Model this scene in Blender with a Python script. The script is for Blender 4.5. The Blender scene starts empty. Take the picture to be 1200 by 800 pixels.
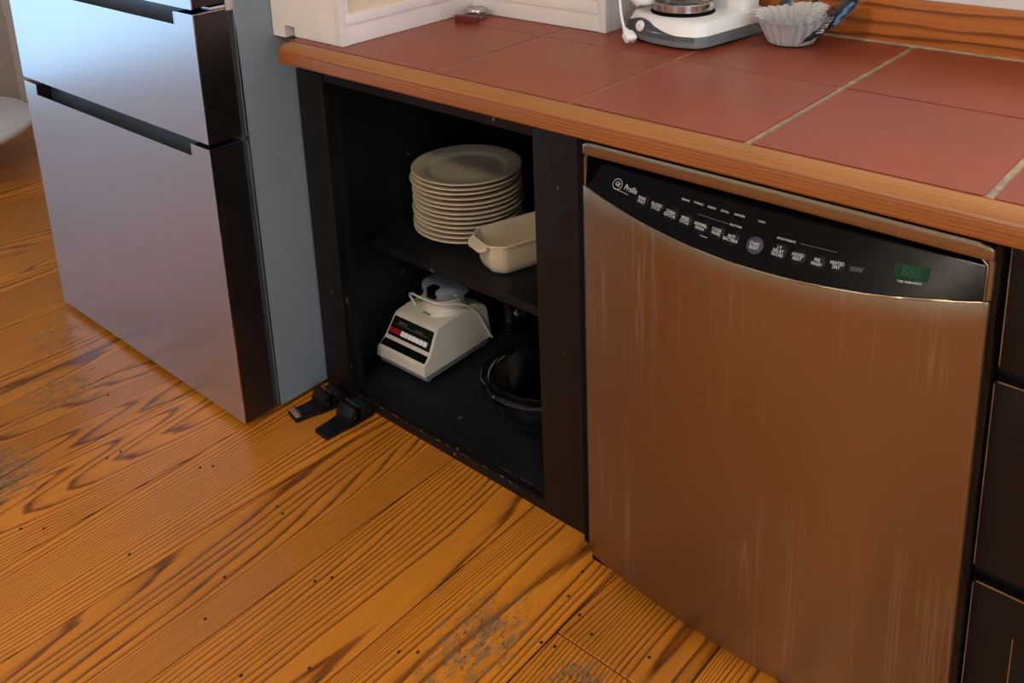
import bpy, bmesh, math, random
from mathutils import Vector, Matrix
random.seed(7)
S = bpy.context.scene
COL = S.collection
PI = math.pi

# ------------------------------------------------------------------ camera
cam = bpy.data.cameras.new('camera'); camo = bpy.data.objects.new('camera', cam); COL.objects.link(camo)
camo.location = (1.51017, -1.21177, 1.36353)
camo.rotation_euler = (1.290995, 0.037501, 0.725400)
cam.sensor_width = 36.0
cam.lens = 1142.66 / 1200 * 36
cam.shift_y = -(400 - 84.88) / 1200
cam.clip_start = 0.01
S.camera = camo
# ------------------------------------------------------------------ view
S.view_settings.view_transform = 'Standard'
S.view_settings.look = 'None'
S.view_settings.gamma = 1
S.view_settings.use_curve_mapping = False
S.view_settings.exposure = 0.15
# ------------------------------------------------------------------ sky outside the windows
w = bpy.data.worlds.new('sky'); S.world = w; w.use_nodes = True
bg = w.node_tree.nodes['Background']
bg.inputs[0].default_value = (0.55, 0.75, 1.0, 1); bg.inputs[1].default_value = .8
# ------------------------------------------------------------------ daylight entering at each window
def window_light(name, loc, rot, sx, sy, power, col):
    l = bpy.data.lights.new(name, 'AREA'); l.shape = 'RECTANGLE'; l.size = sx; l.size_y = sy
    l.energy = power; l.color = col
    o = bpy.data.objects.new(name, l); COL.objects.link(o); o.location = loc; o.rotation_euler = rot
    return o
XL, XR, YF, YB, ZC = -3.4, 3.2, -3.4, 0.575, 2.5
window_light('daylight_left', (XL - .16, -1.85, 1.06), (0, -PI/2, 0), 2.1, 2.1, 25, (0.38, 0.64, 1.0))
window_light('daylight_front_a', (-1.0, YF - .16, 1.5), (PI/2, 0, 0), 1.2, 1.25, 3, (1.0, 0.94, 0.86))
window_light('daylight_front_b', (1.1, YF - .16, 1.5), (PI/2, 0, 0), 1.2, 1.25, 2, (1.0, 0.94, 0.86))
window_light('daylight_right', (XR + .16, -1.9, 1.5), (0, PI/2, 0), 1.25, 1.4, 26, (0.68, 0.84, 1.0))

window_light('daylight_sink', (1.95, YB + .16, 1.62), (-PI/2, 0, 0), 1.1, .95, 40, (0.75, 0.88, 1.0))

# ------------------------------------------------------------------ materials
def nd(nt, t, **k):
    n = nt.nodes.new(t)
    for a, b in k.items(): setattr(n, a, b)
    return n
def newmat(name):
    m = bpy.data.materials.new(name); m.use_nodes = True
    nt = m.node_tree; b = nt.nodes['Principled BSDF']
    return m, nt, b, nt.links.new
def ramp(nt, stops):
    r = nd(nt, 'ShaderNodeValToRGB'); e = r.color_ramp.elements
    while len(e) < len(stops): e.new(0.5)
    for i, (p, c) in enumerate(stops):
        e[i].position = p; e[i].color = (c[0], c[1], c[2], 1) if not isinstance(c, (int, float)) else (c, c, c, 1)
    return r
def srgb(r, g, b):
    f = lambda v: (v/255/12.92) if v/255 <= .04045 else ((v/255 + .055)/1.055)**2.4
    return (f(r), f(g), f(b))
def plain(name, col, rough=.5, metal=0, spec=.5, var=.12, scale=9, bump=0.0, bscale=60, coat=0, trans=0, ior=1.45, specks=None, speck_thr=.74, speck_scale=38):
    m, nt, b, L = newmat(name)
    tc = nd(nt, 'ShaderNodeTexCoord')
    n = nd(nt, 'ShaderNodeTexNoise'); n.inputs['Scale'].default_value = scale; n.inputs['Detail'].default_value = 4
    L(tc.outputs['Object'], n.inputs['Vector'])
    r = ramp(nt, [(.3, [c*(1-var) for c in col]), (.7, [min(1, c*(1+var)) for c in col])])
    L(n.outputs['Fac'], r.inputs['Fac'])
    out = r.outputs['Color']
    if specks:
        n2 = nd(nt, 'ShaderNodeTexNoise'); n2.inputs['Scale'].default_value = speck_scale; n2.inputs['Detail'].default_value = 3
        mp = nd(nt, 'ShaderNodeMapping'); mp.inputs['Scale'].default_value = (1, 1, .55)
        L(tc.outputs['Object'], mp.inputs['Vector']); L(mp.outputs['Vector'], n2.inputs['Vector'])
        r2 = ramp(nt, [(speck_thr, 0), (speck_thr + .03, 1)]); L(n2.outputs['Fac'], r2.inputs['Fac'])
        mx = nd(nt, 'ShaderNodeMixRGB'); L(r2.outputs['Color'], mx.inputs[0]); L(out, mx.inputs[1]); mx.inputs[2].default_value = (*specks, 1)
        out = mx.outputs[0]
    L(out, b.inputs['Base Color'])
    rr = ramp(nt, [(.3, max(0, rough*.85)), (.7, min(1, rough*1.15))]); L(n.outputs['Fac'], rr.inputs['Fac']); L(rr.outputs['Color'], b.inputs['Roughness'])
    b.inputs['Metallic'].default_value = metal; b.inputs['Specular IOR Level'].default_value = spec
    b.inputs['Coat Weight'].default_value = coat; b.inputs['Transmission Weight'].default_value = trans; b.inputs['IOR'].default_value = ior
    if bump:
        n3 = nd(nt, 'ShaderNodeTexNoise'); n3.inputs['Scale'].default_value = bscale; L(tc.outputs['Object'], n3.inputs['Vector'])
        bp = nd(nt, 'ShaderNodeBump'); bp.inputs['Strength'].default_value = bump; bp.inputs['Distance'].default_value = .003
        L(n3.outputs['Fac'], bp.inputs['Height']); L(bp.outputs['Normal'], b.inputs['Normal'])
    return m
def wood(name, axis, light, dark, rings=16, rough=.32, tone=.22, wear=False, ringmix=.85, bands=9.0):
    """pine: growth rings warped by a slow noise, stretched along `axis` ('x' or 'y')"""
    m, nt, b, L = newmat(name)
    tc = nd(nt, 'ShaderNodeTexCoord'); oi = nd(nt, 'ShaderNodeObjectInfo')
    sep = nd(nt, 'ShaderNodeSeparateXYZ'); L(tc.outputs['Object'], sep.inputs[0])
    al, ac = ('X', 'Y') if axis == 'x' else ('Y', 'X')
    def math_(op, a, bb=None):
        n = nd(nt, 'ShaderNodeMath', operation=op)
        for i, v in enumerate((a, bb)):
            if v is None: continue
            if isinstance(v, (int, float)): n.inputs[i].default_value = v
            else: L(v, n.inputs[i])
        return n.outputs[0]
    rnd = math_('MULTIPLY', oi.outputs['Random'], 57.3)
    across = sep.outputs[ac]
    if axis == 'x': across = math_('ADD', sep.outputs['Y'], math_('MULTIPLY', sep.outputs['Z'], .85))
    cmb = nd(nt, 'ShaderNodeCombineXYZ')
    L(math_('MULTIPLY', across, 5.0), cmb.inputs[0]); L(math_('MULTIPLY', sep.outputs[al], 0.42), cmb.inputs[1]); L(rnd, cmb.inputs[2])
    slow = nd(nt, 'ShaderNodeTexNoise'); slow.inputs['Scale'].default_value = 1.0; slow.inputs['Detail'].default_value = .7; slow.inputs['Roughness'].default_value = .4
    L(cmb.outputs[0], slow.inputs['Vector'])
    v = math_('ADD', math_('MULTIPLY', slow.outputs['Fac'], bands), math_('MULTIPLY', across, rings))
    # small wobble
    cm2 = nd(nt, 'ShaderNodeCombineXYZ')
    L(math_('MULTIPLY', across, 40), cm2.inputs[0]); L(math_('MULTIPLY', sep.outputs[al], 3.5), cm2.inputs[1]); L(rnd, cm2.inputs[2])
    wob = nd(nt, 'ShaderNodeTexNoise'); wob.inputs['Scale'].default_value = 1; wob.inputs['Detail'].default_value = 2; L(cm2.outputs[0], wob.inputs['Vector'])
    v = math_('ADD', v, math_('MULTIPLY', wob.outputs['Fac'], .9))
    fr = math_('FRACT', v)
    rr = ramp(nt, [(0.0, 0.04), (.40, .08), (.66, .34), (.82, .95), (.92, .75), (1.0, .04)])
    L(fr, rr.inputs['Fac'])
    # fibre streaks
    cm3 = nd(nt, 'ShaderNodeCombineXYZ')
    L(math_('MULTIPLY', across, 330), cm3.inputs[0]); L(math_('MULTIPLY', sep.outputs[al], 7), cm3.inputs[1]); L(rnd, cm3.inputs[2])
    fib = nd(nt, 'ShaderNodeTexNoise'); fib.inputs['Scale'].default_value = 1; fib.inputs['Detail'].default_value = 3; L(cm3.outputs[0], fib.inputs['Vector'])
    fac = math_('ADD', math_('MULTIPLY', rr.outputs['Color'], ringmix), math_('MULTIPLY', math_('SUBTRACT', fib.outputs['Fac'], .5), .75))
    mid = [l*.62 + d*.38 for l, d in zip(light, dark)]
    cr = ramp(nt, [(0.0, light), (.42, mid), (1.0, dark)]); L(fac, cr.inputs['Fac'])
    # board-to-board tone and slow blotches
    hs = nd(nt, 'ShaderNodeHueSaturation')
    big = nd(nt, 'ShaderNodeTexNoise'); big.inputs['Scale'].default_value = 2.6; big.inputs['Detail'].default_value = 3; L(tc.outputs['Object'], big.inputs['Vector'])
    val = math_('ADD', math_('ADD', math_('MULTIPLY', oi.outputs['Random'], tone*1.4), 1 - tone*.7), math_('MULTIPLY', math_('SUBTRACT', big.outputs['Fac'], .5), .45))
    L(val, hs.inputs['Value']); L(cr.outputs['Color'], hs.inputs['Color'])
    out = hs.outputs['Color']; rough_out = None
    if wear:
        geo = nd(nt, 'ShaderNodeNewGeometry')
        # scuffed finish: grey patches where people stand, broken up along the grain
        def blob(cx, cy, rx, ry, amt):
            mp = nd(nt, 'ShaderNodeMapping'); mp.vector_type = 'POINT'
            mp.inputs['Location'].default_value = (-cx/rx, -cy/ry, 0); mp.inputs['Scale'].default_value = (1/rx, 1/ry, 0)
            L(geo.outputs['Position'], mp.inputs['Vector'])
            ln = nd(nt, 'ShaderNodeVectorMath', operation='LENGTH'); L(mp.outputs['Vector'], ln.inputs[0])
            mr = nd(nt, 'ShaderNodeMapRange'); mr.inputs[1].default_value = 1.0; mr.inputs[2].default_value = 0.25; mr.inputs[3].default_value = 0; mr.inputs[4].default_value = amt
            L(ln.outputs['Value'], mr.inputs[0]); return mr.outputs[0]
        tot = None
        for bl in ((.56, -.30, .13, .22, .27), (.74, -.27, .10, .10, .30), (-.72, -.42, .20, .22, .22), (-.52, -.66, .20, .20, .28), (-.98, -.32, .22, .20, .22), (-.25, -.40, .08, .2, .10)):
            o_ = blob(*bl); tot = o_ if tot is None else math_('MAXIMUM', tot, o_)
        cm4 = nd(nt, 'ShaderNodeCombineXYZ'); sp = nd(nt, 'ShaderNodeSeparateXYZ'); L(geo.outputs['Position'], sp.inputs[0])
        L(math_('MULTIPLY', sp.outputs['X'], 75), cm4.inputs[0]); L(math_('MULTIPLY', sp.outputs['Y'], 20), cm4.inputs[1])
        wn = nd(nt, 'ShaderNodeTexNoise'); wn.inputs['Scale'].default_value = 1; wn.inputs['Detail'].default_value = 6; wn.inputs['Roughness'].default_value = .7; L(cm4.outputs[0], wn.inputs['Vector'])
        wm = ramp(nt, [(.60, 0), (.72, 1)]); L(math_('ADD', wn.outputs['Fac'], math_('SUBTRACT', tot, .10)), wm.inputs['Fac'])
        mx = nd(nt, 'ShaderNodeMixRGB'); L(math_('MULTIPLY', wm.outputs['Color'], .75), mx.inputs[0]); L(out, mx.inputs[1]); mx.inputs[2].default_value = (.20, .125, .06, 1)
        # dark pits
        pn = nd(nt, 'ShaderNodeTexNoise'); pn.inputs['Scale'].default_value = 1; pn.inputs['Detail'].default_value = 3
        cm5 = nd(nt, 'ShaderNodeCombineXYZ'); L(math_('MULTIPLY', sp.outputs['X'], 260), cm5.inputs[0]); L(math_('MULTIPLY', sp.outputs['Y'], 90), cm5.inputs[1]); L(cm5.outputs[0], pn.inputs['Vector'])
        pm = ramp(nt, [(.76, 0), (.84, 1)]); L(math_('ADD', pn.outputs['Fac'], math_('MULTIPLY', tot, .75)), pm.inputs['Fac'])
        mx2 = nd(nt, 'ShaderNodeMixRGB'); L(math_('MULTIPLY', pm.outputs['Color'], .7), mx2.inputs[0]); L(mx.outputs[0], mx2.inputs[1]); mx2.inputs[2].default_value = (.030, .018, .010, 1)
        out = mx2.outputs[0]
        rough_out = math_('ADD', rough, math_('MULTIPLY', wm.outputs['Color'], .28))
    L(out, b.inputs['Base Color'])
    if rough_out is not None: L(rough_out, b.inputs['Roughness'])
    else: b.inputs['Roughness'].default_value = rough
    bp = nd(nt, 'ShaderNodeBump'); bp.inputs['Strength'].default_value = .25; bp.inputs['Distance'].default_value = .0015
    L(fac, bp.inputs['Height']); L(bp.outputs['Normal'], b.inputs['Normal'])
    return m
def steel(name, col, rough, axis='z', drips=0.0, amt=.10, aniso=.5, smudge=.25, bump=True):
    m, nt, b, L = newmat(name)
    tc = nd(nt, 'ShaderNodeTexCoord'); mp = nd(nt, 'ShaderNodeMapping')
    mp.inputs['Scale'].default_value = (260, 260, 2.0) if axis == 'z' else (2.0, 260, 260)
    L(tc.outputs['Object'], mp.inputs['Vector'])
    n = nd(nt, 'ShaderNodeTexNoise'); n.inputs['Scale'].default_value = 1; n.inputs['Detail'].default_value = 2; L(mp.outputs['Vector'], n.inputs['Vector'])
    big = nd(nt, 'ShaderNodeTexNoise'); big.inputs['Scale'].default_value = 5.5; big.inputs['Detail'].default_value = 4; L(tc.outputs['Object'], big.inputs['Vector'])
    r = ramp(nt, [(.25, [c*(1-amt) for c in col]), (.75, [min(1, c*(1+amt)) for c in col])]); L(n.outputs['Fac'], r.inputs['Fac'])
    out = r.outputs['Color']
    md = nd(nt, 'ShaderNodeMath', operation='MULTIPLY_ADD'); L(big.outputs['Fac'], md.inputs[0]); md.inputs[1].default_value = smudge; md.inputs[2].default_value = rough - smudge*.5
    rough_o = md.outputs[0]
    if drips:
        mp2 = nd(nt, 'ShaderNodeMapping'); mp2.inputs['Scale'].default_value = (30, 30, .45); L(tc.outputs['Object'], mp2.inputs['Vector'])
        dn = nd(nt, 'ShaderNodeTexNoise'); dn.inputs['Scale'].default_value = 1; dn.inputs['Detail'].default_value = 4; dn.inputs['Distortion'].default_value = .25; L(mp2.outputs['Vector'], dn.inputs['Vector'])
        dm = ramp(nt, [(.485, 0), (.498, 1), (.502, 1), (.515, 0)]); L(dn.outputs['Fac'], dm.inputs['Fac'])
        lo = nd(nt, 'ShaderNodeTexNoise'); lo.inputs['Scale'].default_value = 3.3; L(tc.outputs['Object'], lo.inputs['Vector'])
        lm = ramp(nt, [(.45, 0), (.6, 1)]); L(lo.outputs['Fac'], lm.inputs['Fac'])
        mm = nd(nt, 'ShaderNodeMath', operation='MULTIPLY'); L(dm.outputs['Color'], mm.inputs[0]); L(lm.outputs['Color'], mm.inputs[1])
        m3 = nd(nt, 'ShaderNodeMath', operation='MULTIPLY'); L(mm.outputs[0], m3.inputs[0]); m3.inputs[1].default_value = drips
        mx = nd(nt, 'ShaderNodeMixRGB'); L(m3.outputs[0], mx.inputs[0]); L(out, mx.inputs[1]); mx.inputs[2].default_value = (.95, .9, .85, 1)
        out = mx.outputs[0]
        ad = nd(nt, 'ShaderNodeMath', operation='ADD'); L(rough_o, ad.inputs[0]); L(m3.outputs[0], ad.inputs[1]); rough_o = ad.outputs[0]
    L(out, b.inputs['Base Color']); L(rough_o, b.inputs['Roughness'])
    b.inputs['Metallic'].default_value = 1.0
    b.inputs['Anisotropic'].default_value = aniso
    if bump:
        bp = nd(nt, 'ShaderNodeBump'); bp.inputs['Strength'].default_value = .03; bp.inputs['Distance'].default_value = .001
        L(n.outputs['Fac'], bp.inputs['Height']); L(bp.outputs['Normal'], b.inputs['Normal'])
    return m
def glass(name, col=(1, 1, 1), rough=.02, thin=True, tint=.0):
    m, nt, b, L = newmat(name)
    tc = nd(nt, 'ShaderNodeTexCoord'); n = nd(nt, 'ShaderNodeTexNoise'); n.inputs['Scale'].default_value = 14; L(tc.outputs['Object'], n.inputs['Vector'])
    r = ramp(nt, [(.3, [c*.94 for c in col]), (.7, col)]); L(n.outputs['Fac'], r.inputs['Fac']); L(r.outputs['Color'], b.inputs['Base Color'])
    b.inputs['Transmission Weight'].default_value = 1; b.inputs['Roughness'].default_value = rough; b.inputs['IOR'].default_value = 1.47
    return m

M = {}
M['floor'] = wood('heart_pine_floor', 'y', srgb(210, 128, 36), srgb(84, 30, 3), rings=88, rough=.34, wear=True, ringmix=.90, bands=40)
M['edge'] = wood('fir_edging', 'x', srgb(152, 85, 30), srgb(82, 36, 9), rings=170, rough=.38, tone=.05, ringmix=.5, bands=16)
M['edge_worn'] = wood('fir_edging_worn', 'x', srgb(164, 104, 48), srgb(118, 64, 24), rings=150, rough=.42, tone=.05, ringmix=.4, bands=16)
M['splash'] = wood('fir_backsplash', 'x', srgb(196, 112, 40), srgb(104, 42, 8), rings=62, rough=.42, tone=.05, ringmix=.9, bands=20)
M['tile'] = plain('red_quarry_tile', srgb(140, 63, 38), rough=.37, var=.14, scale=5, bump=.10, bscale=28, spec=.5)
M['grout'] = plain('grout', srgb(150, 126, 96), rough=.9, var=.35, scale=60, bump=.6, bscale=120)
M['caulk'] = plain('caulk', srgb(168, 150, 122), rough=.8, var=.3, scale=50, bump=.4)
M['black'] = plain('black_painted_wood', srgb(20, 15, 13), rough=.42, spec=.35, var=.2, scale=12, bump=.12, bscale=55, specks=srgb(120, 112, 104), speck_thr=.70, speck_scale=42)
M['black_in'] = plain('black_painted_interior', srgb(18, 20, 25), rough=.5, spec=.35, var=.3, scale=7, bump=.1, bscale=50, specks=srgb(80, 80, 84), speck_thr=.71, speck_scale=30)
M['drawer'] = plain('black_drawer_paint', srgb(20, 15, 14), rough=.4, spec=.35, var=.15, scale=20, bump=.08)
M['worn'] = plain('worn_bare_wood_edge', srgb(150, 108, 66), rough=.6, var=.4, scale=30)
M['chip'] = plain('chipped_paint_edge', srgb(118, 104, 86), rough=.7, var=.4, scale=70)
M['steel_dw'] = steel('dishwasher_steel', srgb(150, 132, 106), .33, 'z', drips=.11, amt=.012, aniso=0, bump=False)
M['steel_fr'] = steel('fridge_steel', srgb(192, 192, 192), .28, 'x', drips=0, amt=.004, aniso=0, smudge=0.0, bump=False)
M['steel_side'] = plain('door_side_dark_reflection', srgb(74, 67, 64), rough=.30, metal=.85, var=.15, scale=6, specks=srgb(150, 145, 140), speck_thr=.78, speck_scale=30)  # stainless door sides; the dark cabinet's reflection is put into the colour
M['fridge_body'] = plain('fridge_body_grey', srgb(128, 140, 148), rough=.45, var=.04, scale=4)
M['pocket'] = plain('handle_pocket_grey', srgb(92, 96, 98), rough=.45, metal=.4, var=.08)
M['gasket'] = plain('gasket_dark', srgb(58, 64, 70), rough=.55)
M['trimsteel'] = plain('bright_steel_edge', srgb(205, 205, 205), rough=.25, metal=1, var=.06)
M['black_gloss'] = plain('black_gloss_plastic', srgb(8, 7, 7), rough=.14, var=.2, scale=16, spec=.14)
M['black_matt'] = plain('black_matt_plastic', srgb(9, 9, 9), rough=.6, spec=.15)
M['button'] = plain('button_black', srgb(10, 9, 9), rough=.4, spec=.12)
M['button_grey'] = plain('button_grey', srgb(62, 64, 74), rough=.45, spec=.2)
M['print'] = plain('white_print', srgb(205, 203, 198), rough=.6, var=.03)
M['print_dim'] = plain('grey_print', srgb(120, 118, 116), rough=.6, var=.03)
M['lcd'] = plain('green_display_window', srgb(24, 58, 38), rough=.5, var=.08, spec=.1)
M['lcd_seg'] = plain('dark_green_segment', srgb(44, 84, 58), rough=.6, spec=.1)
M['white'] = plain('white_painted_wood', srgb(232, 222, 214), rough=.5, var=.04, scale=14, bump=.08, specks=srgb(150, 120, 100), speck_thr=.80, speck_scale=46)
M['cream'] = plain('cream_panel', srgb(226, 202, 172), rough=.55, var=.04, scale=6)
M['wall'] = plain('white_wall_paint', srgb(226, 220, 212), rough=.75, var=.03, scale=3, bump=.05)
M['wall_b'] = plain('beige_wall_paint', srgb(196, 182, 168), rough=.75, var=.05, scale=3)
M['ceil'] = plain('ceiling_paint', srgb(235, 232, 226), rough=.8, var=.02)
M['china'] = plain('cream_china', srgb(206, 190, 162), rough=.22, var=.04, scale=10)
M['dish'] = plain('cream_stoneware', srgb(222, 205, 172), rough=.24, var=.06, scale=10)
M['ivory'] = plain('ivory_plastic', srgb(214, 204, 184), rough=.35, var=.04)
M['grey_pl'] = plain('grey_plastic', srgb(118, 118, 116), rough=.45, var=.05)
M['bluegrey_pl'] = plain('blue_grey_plastic', srgb(128, 132, 138), rough=.4, var=.08)
M['red_pl'] = plain('red_plastic', srgb(172, 26, 36), rough=.35, var=.08)
M['white_pl'] = plain('white_plastic', srgb(246, 241, 235), rough=.32, var=.03)
M['panel_blk'] = plain('black_label', srgb(22, 18, 17), rough=.3, var=.1)
M['cm_grey'] = plain('coffee_grey_plastic', srgb(108, 110, 112), rough=.4, var=.04)
M['chrome'] = plain('chrome', srgb(200, 198, 194), rough=.14, metal=1, var=.05)
M['tin'] = plain('tin_metal', srgb(186, 184, 180), rough=.24, metal=1, var=.06)
M['brass'] = plain('plug_prong_metal', srgb(190, 180, 160), rough=.3, metal=1)
M['paper'] = plain('white_filter_paper', srgb(252, 248, 243), rough=.9, var=.03, scale=60)
M['bag_black'] = plain('black_bag_print', srgb(34, 33, 36), rough=.2, var=.2, coat=.5)
M['bag_blue'] = plain('blue_bag_print', srgb(74, 118, 170), rough=.25, var=.2)
M['redblock'] = plain('oxblood_glaze', srgb(104, 40, 34), rough=.3, var=.15, scale=30)
M['glass'] = glass('clear_glass')
M['glass_am'] = glass('warm_reflection_glass', (.86, .78, .68))  # clear glass, its warm amber reflection put in as a tint
M['trap'] = plain('black_trap_plastic', srgb(17, 17, 19), rough=.38, var=.2)
M['sticker'] = plain('trap_sticker', srgb(160, 118, 92), rough=.5, var=.2, scale=50)
M['sticker_g'] = plain('trap_sticker_green', srgb(40, 92, 66), rough=.5, var=.2)
M['steelwire'] = plain('spring_wire', srgb(130, 140, 150), rough=.3, metal=1)
M['nail'] = plain('old_nail_iron', srgb(48, 26, 16), rough=.7, var=.3, scale=200)
M['tabletop'] = plain('white_table_lacquer', srgb(226, 222, 216), rough=.4, var=.03)
M['sill'] = plain('window_paint', srgb(235, 232, 228), rough=.5, var=.03)
def film():
    m, nt, b, L = newmat('clear_plastic_film')
    tc = nd(nt, 'ShaderNodeTexCoord'); n = nd(nt, 'ShaderNodeTexNoise'); n.inputs['Scale'].default_value = 42; n.inputs['Detail'].default_value = 4; n.inputs['Distortion'].default_value = 1.2
    L(tc.outputs['Object'], n.inputs['Vector'])
    g = nd(nt, 'ShaderNodeBsdfGlossy'); g.inputs['Roughness'].default_value = .08
    bp = nd(nt, 'ShaderNodeBump'); bp.inputs['Strength'].default_value = .9; bp.inputs['Distance'].default_value = .006; L(n.outputs['Fac'], bp.inputs['Height']); L(bp.outputs['Normal'], g.inputs['Normal'])
    t = nd(nt, 'ShaderNodeBsdfTransparent')
    lw = nd(nt, 'ShaderNodeLayerWeight'); lw.inputs['Blend'].default_value = .25; 
    r = ramp(nt, [(0, .03), (.6, .05), (1, .35)]); L(lw.outputs['Facing'], r.inputs['Fac'])
    mx = nd(nt, 'ShaderNodeMixShader'); L(r.outputs['Color'], mx.inputs[0]); L(t.outputs[0], mx.inputs[1]); L(g.outputs[0], mx.inputs[2])
    L(mx.outputs[0], nt.nodes['Material Output'].inputs['Surface'])
    return m
M['film'] = film()
def emit(name, col, s):
    m, nt, b, L = newmat(name)
    b.inputs['Base Color'].default_value = (*col, 1); b.inputs['Emission Color'].default_value = (*col, 1); b.inputs['Emission Strength'].default_value = s
    return m

# ------------------------------------------------------------------ builders
def tag(o, label=None, cat=None, group=None, kind=None):
    if label: o['label'] = label
    if cat: o['category'] = cat
    if group: o['group'] = group
    if kind: o['kind'] = kind
    return o
def origin_of(p):
    v = Vector((0, 0, 0))
    while p is not None:
        v += Vector(p.location); p = p.parent
    return v
def link(name, me, mat, parent=None, world=True, loc=None):
    o = bpy.data.objects.new(name, me); COL.objects.link(o)
    if mat is not None and not me.materials: me.materials.append(M[mat] if isinstance(mat, str) else mat)
    if loc is not None: o.location = loc
    if parent is not None: o.parent = parent
    return o
def build(name, bm, mat, parent=None, world=True, smooth=None, origin=None):
    """one mesh object; with world=True the bmesh is in room coordinates and is moved to the parent's (unrotated) frame"""
    if world and parent is not None:
        bmesh.ops.translate(bm, vec=-origin_of(parent), verts=bm.verts)
    if origin is not None:
        bmesh.ops.translate(bm, vec=-Vector(origin), verts=bm.verts)
    bmesh.ops.recalc_face_normals(bm, faces=bm.faces)
    me = bpy.data.meshes.new(name); bm.to_mesh(me); bm.free()
    if smooth is not None:
        for p in me.polygons: p.use_smooth = True
        try: me.set_sharp_from_angle(angle=math.radians(smooth))
        except Exception: pass
    o = link(name, me, mat, parent)
    if origin is not None: o.location = origin
    return o
def empty(name, loc, rz=0):
    o = bpy.data.objects.new(name, None); COL.objects.link(o); o.location = loc; o.rotation_euler = (0, 0, rz); o.empty_display_size = .05
    return o
def bm_box(x0, x1, y0, y1, z0, z1, bev=0, seg=2, bm=None):
    b = bmesh.new()
    r = bmesh.ops.create_cube(b, size=1)
    for v in b.verts:
        v.co = Vector(((x0+x1)/2 + v.co.x*(x1-x0), (y0+y1)/2 + v.co.y*(y1-y0), (z0+z1)/2 + v.co.z*(z1-z0)))
    if bev: bmesh.ops.bevel(b, geom=b.edges[:], offset=bev, segments=seg, profile=.7, affect='EDGES')
    if bm is not None:
        me = bpy.data.meshes.new('t'); b.to_mesh(me); bm.from_mesh(me); bpy.data.meshes.remove(me); b.free(); return bm
    return b
def box(name, x0, x1, y0, y1, z0, z1, mat, parent=None, bev=0, seg=2, world=True, smooth=35):
    return build(name, bm_box(x0, x1, y0, y1, z0, z1, bev, seg), mat, parent, world, smooth if bev else None)
def bm_prism(pts, axis, a0, a1, bev=0, seg=2):
    """polygon in the two other axes (in xyz order), extruded along axis from a0 to a1"""
    b = bmesh.new()
    def mk(p, a):
        if axis == 'x': return (a, p[0], p[1])
        if axis == 'y': return (p[0], a, p[1])
        return (p[0], p[1], a)
    A = [b.verts.new(mk(p, a0)) for p in pts]; B = [b.verts.new(mk(p, a1)) for p in pts]
    b.faces.new(A); b.faces.new(B)
    n = len(pts)
    for i in range(n): b.faces.new((A[i], A[(i+1) % n], B[(i+1) % n], B[i]))
    bmesh.ops.recalc_face_normals(b, faces=b.faces)
    if bev: bmesh.ops.bevel(b, geom=b.edges[:], offset=bev, segments=seg, profile=.7, affect='EDGES')
    return b
def bm_lathe(prof, n=48, c=(0, 0, 0), bm=None, wave=None):
    b = bm or bmesh.new(); rings = []
    for k, (r, z) in enumerate(prof):
        if r < 1e-6: rings.append([b.verts.new((c[0], c[1], c[2]+z))]); continue
        ring = []
        for i in range(n):
            a = 2*PI*i/n; rr = r
            if wave: rr = r + wave(a, k)
            ring.append(b.verts.new((c[0]+rr*math.cos(a), c[1]+rr*math.sin(a), c[2]+z)))
        rings.append(ring)
    for A, B in zip(rings, rings[1:]):
        if len(A) == 1 and len(B) == 1: continue
        for i in range(n):
            j = (i+1) % n
            if len(A) == 1: b.faces.new((A[0], B[i], B[j]))
            elif len(B) == 1: b.faces.new((A[i], A[j], B[0]))
            else: b.faces.new((A[i], A[j], B[j], B[i]))
    return b
def bm_tube(path, r, n=8, bm=None, close=True):
    b = bm or bmesh.new(); P = [Vector(p) for p in path]; rings = []
    up = Vector((0, 0, 1)); prev = None
    for i, p in enumerate(P):
        t = (P[min(i+1, len(P)-1)] - P[max(i-1, 0)]).normalized()
        if prev is None:
            s = t.cross(up if abs(t.z) < .9 else Vector((1, 0, 0))).normalized()
        else:
            s = (prev - t*prev.dot(t)).normalized()
        prev = s; q = t.cross(s)
        rr = r[i] if isinstance(r, (list, tuple)) else r
        rings.append([b.verts.new(p + s*rr*math.cos(2*PI*k/n) + q*rr*math.sin(2*PI*k/n)) for k in range(n)])
    for A, B in zip(rings, rings[1:]):
        for k in range(n): b.faces.new((A[k], A[(k+1) % n], B[(k+1) % n], B[k]))
    if close: b.faces.new(rings[0]); b.faces.new(rings[-1])
    return b
def spline(pts, n=10):
    P = [Vector(p) for p in pts]; P = [P[0]*2-P[1]] + P + [P[-1]*2-P[-2]]; out = []
    for i in range(1, len(P)-2):
        for k in range(n):
            t = k/n
            out.append(.5*((2*P[i]) + (P[i+1]-P[i-1])*t + (2*P[i-1]-5*P[i]+4*P[i+1]-P[i+2])*t*t + (3*P[i]-P[i-1]-3*P[i+1]+P[i+2])*t**3))
    out.append(P[-2]); return out
def rounded_poly(pts, r, seg=4):
    out = []; n = len(pts)
    for i in range(n):
        p = Vector(pts[i]).to_2d(); a = Vector(pts[i-1]).to_2d(); c = Vector(pts[(i+1) % n]).to_2d()
        ri = r[i] if isinstance(r, (list, tuple)) else r
        d1 = (a-p); d2 = (c-p); l = min(ri, d1.length*.45, d2.length*.45)
        s = p + d1.normalized()*l; e = p + d2.normalized()*l
        for k in range(seg+1):
            t = k/seg; out.append(tuple((1-t)**2*s + 2*t*(1-t)*p + t*t*e))
    return out
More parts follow.
